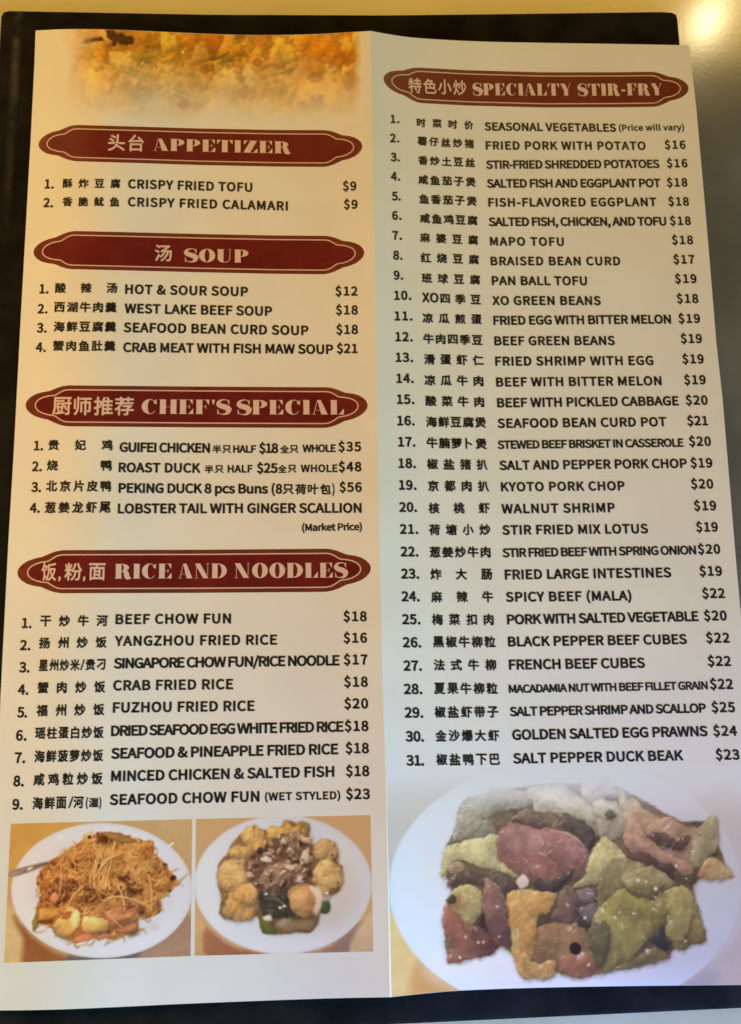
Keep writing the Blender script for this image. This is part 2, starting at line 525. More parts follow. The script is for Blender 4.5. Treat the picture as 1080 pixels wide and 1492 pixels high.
BANNERS = [
    (p_left, 'dark red banner reading APPETIZER', banner([(56, 210.5), (80, 208.5), (105, 208.3), (200, 211), (290, 213.8), (400, 216), (473, 216.4), (505, 215), (528, 213)], 56.4, 528, 26.4, 26.8,
     [('头台', 156.8, 211.6, 207.5, 208.5, 24.5)], [('APPETIZER', 223.4, 424, 210.5, 215, 17.6)])),
    (p_left, 'dark red banner reading SOUP', banner([(49, 367.3), (80, 365.3), (110, 364.4), (300, 369), (400, 371), (470, 371.6), (505, 370), (531, 367.8)], 49, 530.8, 27.8, 28,
     [('汤', 225, 251.4, 368.5, 369, 24.5)], [('SOUP', 268.7, 362.7, 371.8, 373.3, 19)])),
    (p_left, "dark red banner reading CHEF'S SPECIAL", banner([(37, 590), (70, 590.6), (100, 591.3), (290, 593), (470, 593.9), (505, 592.5), (536, 590.3)], 37.5, 535.7, 29.9, 29.6,
     [('厨师推荐', 76, 195.5, 591.5, 591.8, 27)], [("CHEF'S", 206.3, 336, 592.3, 593, 21), ('SPECIAL', 345.5, 501.7, 593.3, 593.4, 21)])),
    (p_left, 'dark red banner reading RICE AND NOODLES', banner([(25, 834.4), (60, 833.4), (90, 833), (290, 832.4), (470, 831), (510, 829.6), (540, 828)], 25.6, 540.4, 31.4, 31.4,
     [('饭', 60.5, 82.5, 833, 833, 27), ('粉', 94, 120, 833, 833, 26), ('面', 129, 154.5, 833, 833, 26.5)], [('RICE', 167.4, 251, 832.4, 832, 21.5), ('AND', 260, 331.4, 832, 831.6, 21.5), ('NOODLES', 341.3, 506, 831.4, 830.6, 21.5)])),
    (p_right, 'dark red banner reading SPECIALTY STIR-FRY', banner([(559, 115), (580, 119.5), (610, 124.2), (680, 128), (790, 131), (900, 130.8), (950, 130.2), (980, 129), (1003, 128.3)], 559, 1003.4, 25.9, 25.4,
     [('特色小炒', 595, 679.8, 124, 128.2, 22)], [('SPECIALTY', 689, 832.7, 130, 130.6, 17.4), ('STIR-FRY', 842, 965, 130.8, 130, 17.4)])),
]
# two small commas in the last left heading
for cxm in (86.5, 122.5):
    TEXT_JOBS.append((BANNERS[3][2], 'comma', ',', cxm - 1.8, cxm + 2.2, 843.5, 843.5, 7.5, 3))

# ------------------------------------------------------------------ printed dish lines
ROWS = []


def row(pan, label, num, cjk, eng, price):
    """num (text,x0,x1,y); cjk [(text,x0,x1,yl,yr,h)]; eng [(text,x0,x1,yl,yr,caph)]; price (text,x0,x1,y)"""
    ROWS.append((pan, label, num, cjk, eng, price))


def simple(pan, ch, ph, n, c, cx0, cx1, cyl, cyr, e, ex0, ex1, eyl, eyr, caph, pr, px0, px1, py, nx0, nx1, ny):
    row(pan, 'printed line for ' + e.lower().replace('&', 'and').replace('/', ' or '), (n, nx0, nx1, ny), [(c, cx0, cx1, cyl, cyr, ch)], [(e, ex0, ex1, eyl, eyr, caph)], (pr, px0, px1, py, ph))


LP, RP = p_left, p_right
simple(LP, 13.8, 12.4, '1.', '酥炸豆腐', 91.3, 175.5, 267, 267.4, 'CRISPY FRIED TOFU', 186.8, 367.8, 267.8, 273, 12.2, '$9', 499.4, 519.4, 271, 65.3, 78.5, 268)
simple(LP, 13.8, 12.4, '2.', '香脆鱿鱼', 91, 174.4, 293.6, 294, 'CRISPY FRIED CALAMARI', 186.4, 419.5, 294, 300.2, 12.2, '$9', 501, 521.2, 297.6, 63.4, 77.3, 295.2)
simple(LP, 15.2, 12.6, '1.', '酸辣汤', 80.2, 171.2, 419.5, 419.5, 'HOT & SOUR SOUP', 182.5, 361.6, 421.2, 425, 12.7, '$12', 488.6, 521.2, 424.1, 57.6, 70.8, 420.8)
simple(LP, 15.4, 12.6, '2.', '西湖牛肉羹', 78.5, 170, 447.5, 447.6, 'WEST LAKE BEEF SOUP', 181.5, 396.8, 449.2, 453.5, 12.8, '$18', 489.3, 521.6, 451.6, 54.9, 69.4, 449.9)
simple(LP, 15.4, 12.8, '3.', '海鲜豆腐羹', 78, 169.3, 475.8, 475.9, 'SEAFOOD BEAN CURD SOUP', 180.3, 449.7, 477, 481.6, 12.9, '$18', 489.8, 521.8, 480, 53.7, 68.2, 477.6)
simple(LP, 15.4, 12.9, '4.', '蟹肉鱼肚羹', 76.8, 168.3, 503.6, 504, 'CRAB MEAT WITH FISH MAW SOUP', 179.6, 485.7, 506, 509, 12.8, '$21', 490.6, 521.2, 507.7, 52, 67, 505.7)
row(LP, 'printed line for guifei chicken, half or whole', ('1.', 49.5, 63, 649.3), [('贵妃鸡', 70, 164.5, 648.3, 648.3, 15.8), ('半只', 309.5, 337, 654.4, 654.5, 12), ('全只', 408.2, 435, 654.4, 654.4, 12)],
    [('GUIFEI CHICKEN', 174.3, 306.2, 651.5, 652.8, 12.8), ('HALF', 339.8, 373.3, 654.2, 654.2, 10.2), ('$18', 377.5, 405.6, 653, 653, 13), ('WHOLE', 440.7, 489.5, 653.4, 653, 10.2)], ('$35', 493, 526.3, 650.7, 13))
row(LP, 'printed line for roast duck, half or whole', ('2.', 46.7, 61.2, 679.5), [('烧', 68, 84.5, 678, 678, 15.8), ('鸭', 146.5, 163.6, 678, 678, 15.8), ('半只', 298, 326, 683.6, 683.7, 12), ('全只', 405, 432.3, 683, 683, 12)],
    [('ROAST DUCK', 173, 292.4, 681, 682, 12.9), ('HALF', 331.8, 368.2, 683.2, 683, 10.2), ('$25', 374.3, 404.6, 682, 682, 13), ('WHOLE', 438.2, 492, 682.6, 682.3, 10.2)], ('$48', 493.3, 526.8, 680, 13.1))
row(LP, 'printed line for peking duck with eight buns', ('3.', 45.7, 60, 709.7), [('北京片皮鸭', 67, 162.5, 708, 708.2, 16.4), ('只荷叶包', 411.8, 482.5, 712.9, 712.6, 15.5)],
    [('PEKING DUCK 8 pcs Buns', 173, 390.7, 711, 712.2, 13), ('(8', 395.7, 411.3, 712.2, 712.2, 13), (')', 484, 487.6, 712.5, 712.5, 13)], ('$56', 494.5, 527.3, 709.7, 13.1))
row(LP, 'printed line for lobster tail with ginger scallion', ('4.', 43.3, 58.2, 740), [('葱姜龙虾尾', 65.3, 161.3, 739.4, 739, 16.8)],
    [('LOBSTER TAIL WITH GINGER SCALLION', 171.8, 527, 741, 740, 13.2), ('(Market Price)', 440, 527.6, 768.6, 767.2, 9.8)], None)
simple(LP, 16.6, 13.6, '1.', '干炒牛河', 58.4, 157, 905, 904, 'BEEF CHOW FUN', 168.5, 336.8, 902.3, 901, 13.4, '$18', 500.2, 534.6, 898, 32, 46.2, 907.8)
simple(LP, 16.8, 13.6, '2.', '扬州炒饭', 56.6, 155.6, 937, 935.6, 'YANGZHOU FRIED RICE', 167.2, 403.9, 934, 932, 13.5, '$16', 500.4, 535, 929.3, 29.3, 44.6, 940)
row(LP, 'printed line for singapore chow fun or rice noodle', ('3.', 28, 43.3, 972.3), [('星州炒米', 56.3, 116.2, 969.4, 968.8, 17.2), ('贵刁', 124.6, 154.8, 968.4, 968, 17)],
    [('/', 117, 123.6, 968.6, 968.6, 16), ('SINGAPORE CHOW FUN/RICE NOODLE', 166, 495, 966.6, 962, 13.9)], ('$17', 500.7, 535.9, 961, 13.9))
simple(LP, 17.2, 13.9, '4.', '蟹肉炒饭', 54.4, 153.5, 1002, 1000.6, 'CRAB FRIED RICE', 165, 340, 998.8, 996.7, 13.8, '$18', 501.2, 536.2, 993.3, 26, 41.6, 1004.7)
simple(LP, 17.4, 14, '5.', '福州炒饭', 53, 152.2, 1035.4, 1033.6, 'FUZHOU FRIED RICE', 164.6, 371.2, 1031, 1028.3, 13.9, '$20', 501.5, 536.6, 1025, 25, 39.8, 1037.8)
simple(LP, 17.8, 14.2, '6.', '瑶柱蛋白炒饭', 51, 151.2, 1068.2, 1067, 'DRIED SEAFOOD EGG WHITE FRIED RICE', 162, 500.8, 1065, 1058.5, 14.1, '$18', 502, 537.2, 1057.7, 23.2, 39, 1071.5)
simple(LP, 18, 14.3, '7.', '海鲜菠萝炒饭', 50, 150.4, 1102.2, 1100.5, 'SEAFOOD & PINEAPPLE FRIED RICE', 162, 493, 1098, 1091.2, 14.3, '$18', 503.4, 537.9, 1090, 21.5, 37, 1104)
simple(LP, 18.2, 14.3, '8.', '咸鸡粒炒饭', 48.6, 149.6, 1135.8, 1134.2, 'MINCED CHICKEN & SALTED FISH', 162, 487.3, 1131, 1124, 14.3, '$18', 503.8, 538.4, 1123.3, 19.4, 35, 1138)
row(LP, 'printed line for seafood chow fun, wet styled', ('9.', 18, 33.4, 1172), [('海鲜面', 47.3, 97.2, 1170.4, 1169.4, 18.4), ('河', 107, 121.9, 1168.8, 1168.6, 18.2), ('湿', 129.4, 143.8, 1169.4, 1169.3, 14)],
    [('/', 99.8, 107, 1169, 1169, 17), ('(', 125.2, 128.4, 1169.4, 1169.4, 12), (')', 144.6, 147.8, 1169.2, 1169.2, 12), ('SEAFOOD CHOW FUN', 160, 378.2, 1165.3, 1160.2, 14.3), ('(WET STYLED)', 386, 496, 1160.8, 1158.6, 10.8)], ('$23', 504, 539.2, 1156.8, 14.3))

row(RP, 'printed line for seasonal vegetables', ('1.', 569.3, 582, 173.4), [('时菜时价', 607.2, 690, 178.2, 182.8, 12.9)], [('SEASONAL VEGETABLES', 706.2, 897.8, 184.3, 186.2, 11), ('(Price will vary)', 901.8, 996.8, 186.4, 185.4, 8.4)], None)
simple(RP, 13.2, 11.5, '2.', '薯仔丝炒猪', 608.4, 691, 205, 209.9, 'FRIED PORK WITH POTATO', 707.8, 940.8, 212, 212.4, 11.2, '$16', 968.4, 999, 210.8, 568.4, 582, 201.2)
simple(RP, 13.4, 11.5, '3.', '香炒土豆丝', 609.5, 692.2, 233.3, 237, 'STIR-FRIED SHREDDED POTATOES', 708.4, 961, 240, 238.7, 11.2, '$16', 971.5, 1001.8, 237.8, 569.5, 582.7, 228.9)
simple(RP, 13.8, 11.6, '4.', '咸鱼茄子煲', 609.5, 693.3, 261.5, 265.5, 'SALTED FISH AND EGGPLANT POT', 709.5, 962.7, 267.4, 266.7, 11.4, '$18', 971.6, 1001.8, 265.8, 569.5, 583.3, 257)
simple(RP, 14, 11.7, '5.', '鱼香茄子煲', 610.7, 694.9, 289.5, 293.3, 'FISH-FLAVORED EGGPLANT', 711.5, 956.7, 295, 294.2, 11.6, '$18', 973.8, 1004, 293.5, 571, 584, 285.8)
simple(RP, 14.2, 11.7, '6.', '咸鱼鸡豆腐', 611.8, 696, 317.8, 321.5, 'SALTED FISH, CHICKEN, AND TOFU', 712.2, 971, 323.3, 322.4, 11.6, '$18', 976, 1006.7, 321.6, 571.5, 585.3, 314)
simple(RP, 14.2, 11.8, '7.', '麻婆豆腐', 612.2, 697, 346, 350, 'MAPO TOFU', 714, 821.7, 351.6, 352.2, 11.5, '$18', 979, 1010, 349.6, 572, 585.7, 343)
simple(RP, 14.4, 12, '8.', '红烧豆腐', 613, 698.2, 375, 378.4, 'BRAISED BEAN CURD', 715, 904, 380.4, 380.4, 11.6, '$17', 981, 1012.2, 377.8, 573, 586.8, 372)
simple(RP, 14.5, 12.1, '9.', '班球豆腐', 614.4, 700, 405, 407.8, 'PAN BALL TOFU', 716.7, 855.6, 409, 409.2, 12, '$19', 983.3, 1015.2, 406, 573.8, 587.5, 401)
row(RP, 'printed line for xo green beans', ('10.', 574.5, 599.6, 430.4), [('四季豆', 641, 701, 434.8, 436.8, 14.6)], [('XO', 615, 639.2, 433.3, 434, 12.8), ('XO GREEN BEANS', 717.3, 875.6, 438, 438, 12)], ('$18', 986, 1017.8, 435, 12.2))
simple(RP, 14.8, 12.3, '11.', '凉瓜煎蛋', 615.6, 702.2, 463.2, 465.6, 'FRIED EGG WITH BITTER MELON', 719, 977.8, 467, 465, 12, '$19', 988.4, 1020.2, 464, 575.2, 601.2, 460.4)
simple(RP, 15, 12.4, '12.', '牛肉四季豆', 616.7, 703.4, 493.3, 495.6, 'BEEF GREEN BEANS', 720.4, 896, 496.7, 496.2, 12.1, '$19', 991.8, 1023, 493.3, 576.2, 601.7, 490.7)
simple(RP, 15.4, 12.5, '13.', '滑蛋虾仁', 617.8, 705, 523.3, 525, 'FRIED SHRIMP WITH EGG', 721.6, 952.2, 526.4, 525.2, 12.3, '$19', 994, 1025.6, 523, 576.8, 602.2, 520.7)
simple(RP, 15.6, 12.6, '14.', '凉瓜牛肉', 618.4, 705.6, 553.8, 555.2, 'BEEF WITH BITTER MELON', 723, 964, 556.8, 554.8, 12.3, '$19', 996.7, 1028.5, 553.3, 577.8, 603, 551.3)
simple(RP, 15.6, 12.8, '15.', '酸菜牛肉', 620, 706.7, 584, 585.6, 'BEEF WITH PICKLED CABBAGE', 724.4, 989, 587, 584, 12.5, '$20', 999, 1031.2, 583, 578.5, 604.1, 581.8)
simple(RP, 15.8, 12.9, '16.', '海鲜豆腐煲', 620.7, 708.4, 614.4, 615.6, 'SEAFOOD BEAN CURD POT', 725, 971.2, 616.9, 614.4, 12.5, '$21', 1001.1, 1031.6, 613, 579, 604.5, 613)
simple(RP, 16, 12.9, '17.', '牛腩萝卜煲', 621.6, 709.4, 645, 646.7, 'STEWED BEEF BRISKET IN CASSEROLE', 725.1, 996.2, 648.2, 644.9, 11.2, '$20', 1003.8, 1036, 643, 580.4, 605.6, 643.8)
simple(RP, 16, 13, '18.', '椒盐猪扒', 622.2, 710.7, 676, 677.2, 'SALT AND PEPPER PORK CHOP', 727.8, 1001.1, 678.2, 675, 12.5, '$19', 1006, 1038.2, 674.4, 580.7, 606.3, 675)
simple(RP, 16.2, 13, '19.', '京都肉扒', 623.3, 712.7, 707.8, 708.4, 'KYOTO PORK CHOP', 730, 910.4, 709.4, 707.8, 12.4, '$20', 1006.7, 1039.4, 705, 581.6, 607.2, 706.7)
simple(RP, 16.2, 13, '20.', '核桃虾', 624.4, 713.8, 740.4, 740.4, 'WALNUT SHRIMP', 730.7, 896.2, 741.4, 739.6, 12.7, '$19', 1011, 1043.8, 736.7, 581.8, 607.9, 738.9)
simple(RP, 16.3, 13, '21.', '荷塘小炒', 625.1, 715, 771.8, 771.8, 'STIR FRIED MIX LOTUS', 731.8, 944.4, 772.4, 770.2, 12.8, '$19', 1014, 1046.2, 767.8, 582.8, 609.6, 771)
simple(RP, 16.4, 13.1, '22.', '葱姜炒牛肉', 626, 716, 804.4, 804.4, 'STIR FRIED BEEF WITH SPRING ONION', 732.2, 1014.4, 805.6, 801.4, 11.9, '$20', 1016.7, 1049.6, 800, 583.8, 610, 803.8)
simple(RP, 16.6, 13.3, '23.', '炸大肠', 627.2, 717.4, 836.6, 836.7, 'FRIED LARGE INTESTINES', 735.6, 978.2, 837.4, 834, 13.2, '$19', 1019, 1052.2, 832, 584.5, 611.1, 836)
simple(RP, 16.7, 13.4, '24.', '麻辣牛', 628.4, 719, 869.6, 869.4, 'SPICY BEEF (MALA)', 737.1, 920.2, 869.9, 867.8, 13.1, '$22', 1023, 1056.3, 864.4, 585.2, 611.8, 869)
simple(RP, 16.8, 13.5, '25.', '梅菜扣肉', 629.4, 720.5, 902.7, 902.6, 'PORK WITH SALTED VEGETABLE', 738.9, 1017.9, 902.8, 897.8, 13.3, '$20', 1025.6, 1059, 897, 586, 613, 902.4)
simple(RP, 16.8, 13.6, '26.', '黑椒牛柳粒', 631, 722.2, 935.3, 935.2, 'BLACK PEPPER BEEF CUBES', 740.3, 1001, 935, 931.2, 13.3, '$22', 1028.7, 1063.2, 929.3, 587, 614, 936)
simple(RP, 16.8, 13.7, '27.', '法式牛柳', 632, 723.4, 969, 968.8, 'FRENCH BEEF CUBES', 741.6, 940, 968.6, 965.6, 13.6, '$22', 1031.1, 1065.2, 963.2, 588.1, 615, 970)
simple(RP, 17, 13.8, '28.', '夏果牛柳粒', 632.7, 725.3, 1003.2, 1003, 'MACADAMIA NUT WITH BEEF FILLET GRAIN', 741.4, 1031.4, 1003.9, 998.6, 11, '$22', 1034.2, 1068.1, 996.7, 588.6, 615.7, 1004)
simple(RP, 17, 13.9, '29.', '椒盐虾带子', 633.4, 726.5, 1037.5, 1037.3, 'SALT PEPPER SHRIMP AND SCALLOP', 742.9, 1028.8, 1037, 1031.6, 12.4, '$25', 1036.7, 1071.1, 1030.4, 589.8, 617, 1038.3)
simple(RP, 17, 14, '30.', '金沙爆大虾', 634.6, 727.7, 1072, 1071.7, 'GOLDEN SALTED EGG PRAWNS', 746.2, 1031.2, 1070.8, 1065.2, 13.8, '$24', 1039, 1074, 1064.8, 591.2, 618.1, 1073)
simple(RP, 17.2, 14.1, '31.', '椒盐鸭下巴', 635.8, 729.4, 1106.8, 1106.4, 'SALT PEPPER DUCK BEAK', 747.7, 995.8, 1105.2, 1100.5, 13.8, '$23', 1042.7, 1077.6, 1099.5, 592.2, 618.2, 1108)

ROW_BUCKETS = []
for pan, label, num, cjk, eng, price in ROWS:
    bk = Bucket()
    h = eng[0][5] if price is None else price[4]
    TEXT_JOBS.append((bk, 'lat', num[0], num[1], num[2], num[3], num[3], h, 0))
    for q in cjk:
        TEXT_JOBS.append((bk, 'cjk', *q, 0))
    for q in eng:
        TEXT_JOBS.append((bk, 'lat', *q, 0))
    if price:
        TEXT_JOBS.append((bk, 'lat', price[0], price[1], price[2], price[3], price[3], price[4] * .98, 0))
    ROW_BUCKETS.append((pan, label, bk))

# ---- lettering: Blender's own bundled typefaces
FD = os.path.join(bpy.utils.system_resource('DATAFILES'), 'fonts')


def font(*names):
    for nm in names:
        try:
            return bpy.data.fonts.load(os.path.join(FD, nm))
        except Exception:
            pass
    return None


F_LAT = font('Noto Sans CJK Regular.woff2')
F_CJK = font('Noto Sans CJK Regular.woff2')


def make_text(body, fnt, spacing=1.0):
    c = bpy.data.curves.new('t', 'FONT')
    c.body = body
    if fnt:
        c.font = fnt
    c.fill_mode = 'FRONT'
    c.resolution_u = 4
    c.space_character = spacing
    o = bpy.data.objects.new('t', c)
    COL.objects.link(o)
    return o


def to_arrays(objs):
    bpy.context.view_layer.update()
    dg = bpy.context.evaluated_depsgraph_get()
    out = []
    for o in objs:
        me = bpy.data.meshes.new_from_object(o.evaluated_get(dg))
        v = np.empty(len(me.vertices) * 3)
        me.vertices.foreach_get('co', v)
        out.append((v.reshape(-1, 3)[:, :2].copy(), [tuple(p.vertices) for p in me.polygons]))
        bpy.data.meshes.remove(me)
    for o in objs:
        c = o.data
        bpy.data.objects.remove(o)
        bpy.data.curves.remove(c)
    return out


BOLD_L, BOLD_C = 0.0140, 0.0122        # ink spread added to each side of a stroke
(hv, _), = to_arrays([make_text('H', F_LAT)])
CAP = hv[:, 1].max() - hv[:, 1].min()
# one mesh per Chinese character
chars = sorted({ch for j in TEXT_JOBS if j[1] == 'cjk' for ch in j[2]})
CH = dict(zip(chars, to_arrays([make_text(c, F_CJK) for c in chars])))
CH_BOLD = {}
lat = [j for j in TEXT_JOBS if j[1] in ('lat', 'comma')]
w1 = [(v[:, 0].max() - v[:, 0].min()) for v, f in to_arrays([make_text(j[2], F_LAT) for j in lat])]
w2 = [(v[:, 0].max() - v[:, 0].min()) for v, f in to_arrays([make_text(j[2], F_LAT, 1.2) for j in lat])]
sp = []
for j, a, c in zip(lat, w1, w2):
    want = (j[4] - j[3]) / (j[7] / CAP) * 0.915
    k_ = 1.0 + 0.2 * (want - a) / (c - a) if c - a > 1e-4 and j[1] == 'lat' else 1.0
    sp.append(min(max(k_, 0.90), 1.6))
latm = to_arrays([make_text(j[2], F_LAT, s_) for j, s_ in zip(lat, sp)])


def embolden(v, f, w):
    """add a narrow band of ink outside every outline edge of a flat glyph mesh"""
    if not len(f):
        return v, f
    cnt = {}
    for q in f:
        for a, c in zip(q, q[1:] + q[:1]):
            cnt[(a, c)] = cnt.get((a, c), 0) + 1
    key = np.round(v, 6)
    und = {}
    for (a, c) in cnt:
        ka, kc = tuple(key[a]), tuple(key[c])
        und[(min(ka, kc), max(ka, kc))] = und.get((min(ka, kc), max(ka, kc)), 0) + 1
    nv, nf = [v], list(f)
    n0 = len(v)
    q0 = np.array([v[i] for i in f[0]])
    sgn = 1 if np.sum(q0[:, 0] * np.roll(q0[:, 1], -1) - np.roll(q0[:, 0], -1) * q0[:, 1]) > 0 else -1
    for (a, c) in cnt:
        ka, kc = tuple(key[a]), tuple(key[c])
        if und[(min(ka, kc), max(ka, kc))] != 1:
            continue
        A_, C_ = v[a], v[c]
        d = C_ - A_
        ln = math.hypot(*d)
        if ln < 1e-7:
            continue
        d = d / ln
        nrm = np.array([d[1], -d[0]]) * sgn
        e = d * min(w * .7, ln)
        nv.append(np.array([A_, C_, C_ + nrm * w + e, A_ + nrm * w - e]))
        r_ = (n0, n0 + 3, n0 + 2, n0 + 1)
        nf.append(r_ if sgn > 0 else tuple(reversed(r_)))
        n0 += 4
    return np.concatenate(nv), nf


def put(bk, v, f, x0, x1, yl, yr, y_lo, y_hi, h, mi):
    lo, hi = v[:, 0].min(), v[:, 0].max()
    X = x0 + (v[:, 0] - lo) / (hi - lo) * (x1 - x0)
    yc = yl + (yr - yl) * np.clip((X - x0) / max(x1 - x0, 1e-6), 0, 1)
    Y = yc - ((v[:, 1] - y_lo) / (y_hi - y_lo) - .5) * h
    X = X + lean(X) * (Y - yc)
    P = on_sheet(np.stack([X, Y], 1), L_TEXT + (np.arange(len(X)) // 4 % 7) * 1.5e-6)
    bk.add(P, f, mi)


CH_BOLD = {k_: embolden(v, f, BOLD_C) for k_, (v, f) in CH.items()}
CH_HEAD = {k_: embolden(v, f, BOLD_C * .55) for k_, (v, f) in CH.items()}
for j, (v, f) in zip(lat, latm):
    bk, kind, s_, x0, x1, yl, yr, h, mi = j
    v, f = embolden(v, f, BOLD_L * (0.85 if h < 9 else 1.0))
    if kind == 'comma' or s_ == '/':
        put(bk, v, f, x0, x1, yl, yr, v[:, 1].min(), v[:, 1].max(), h, mi)
    else:
        put(bk, v, f, x0, x1, yl, yr, hv[:, 1].min(), hv[:, 1].max(), h, mi)
for bk, kind, s_, x0, x1, yl, yr, h, mi in TEXT_JOBS:
    if kind != 'cjk':
        continue
    n_ = len(s_)
    aspect = 1.0
    full = x1 - x0
    cw = min(full, min(h * 1.06, full / (n_ - 1 + .92) if n_ > 1 else full))
    if n_ == 1:
        cw = full
    elif full / n_ > h * 1.02:
        cw = max(13.2, min(h * 1.06, 16.4)) if mi == 0 else h * 1.06
    else:
        cw = full / (n_ - 1 + .90) * .90 if n_ > 2 or mi == 3 else full / n_ * .96
    for i, ch in enumerate(s_):
        v, f = (CH_HEAD if mi == 3 else CH_BOLD)[ch]
        a0 = x0 + (full - cw) * (i / (n_ - 1) if n_ > 1 else 0)
        t0, t1 = (a0 - x0) / full, (a0 + cw - x0) / full
        if len(v) == 0:
            continue
        # keep a character's own side bearings when it is much narrower than the em
        lo, hi = v[:, 0].min(), v[:, 0].max()
        gw = min(1.0, (hi - lo) / 0.345)
        put(bk, v, f, a0 + cw * (1 - gw) / 2, a0 + cw * (1 + gw) / 2, yl + (yr - yl) * t0, yl + (yr - yl) * t1, v[:, 1].min(), v[:, 1].max(), h * min(1.0, (v[:, 1].max() - v[:, 1].min()) / 0.33), mi)

for pan, label, bk in BANNERS:
    mesh_object('section_banner', np.concatenate(bk.v), bk.f, [m_rim, m_red, m_pink, m_pink], pan, bk.m, smooth=False, label=label)
for pan, label, bk in ROW_BUCKETS:
    mesh_object('dish_lettering', np.concatenate(bk.v), bk.f, [m_ink], pan, smooth=False, label=label)

# ------------------------------------------------------------------ printed food pictures: painted stroke by stroke into ink colours
rng = np.random.default_rng(7)


def vnoise(X, Y, s, seed):
    r_ = np.random.default_rng(seed)
    T = r_.random((64, 64))
    x, y = X / s, Y / s
    xi, yi = np.floor(x).astype(int), np.floor(y).astype(int)
    fx, fy = x - xi, y - yi
    fx, fy = fx * fx * (3 - 2 * fx), fy * fy * (3 - 2 * fy)
    g = lambda a, c: T[a % 64, c % 64]
    return (g(xi, yi) * (1 - fx) + g(xi + 1, yi) * fx) * (1 - fy) + (g(xi, yi + 1) * (1 - fx) + g(xi + 1, yi + 1) * fx) * fy


def fbm(X, Y, s, seed, o=4):
    a, t_, w = 0, 0, 1.0
    for k_ in range(o):
        a = a + w * vnoise(X, Y, s / 2 ** k_, seed + k_)
        t_ += w
        w *= .55
    return a / t_ - .5


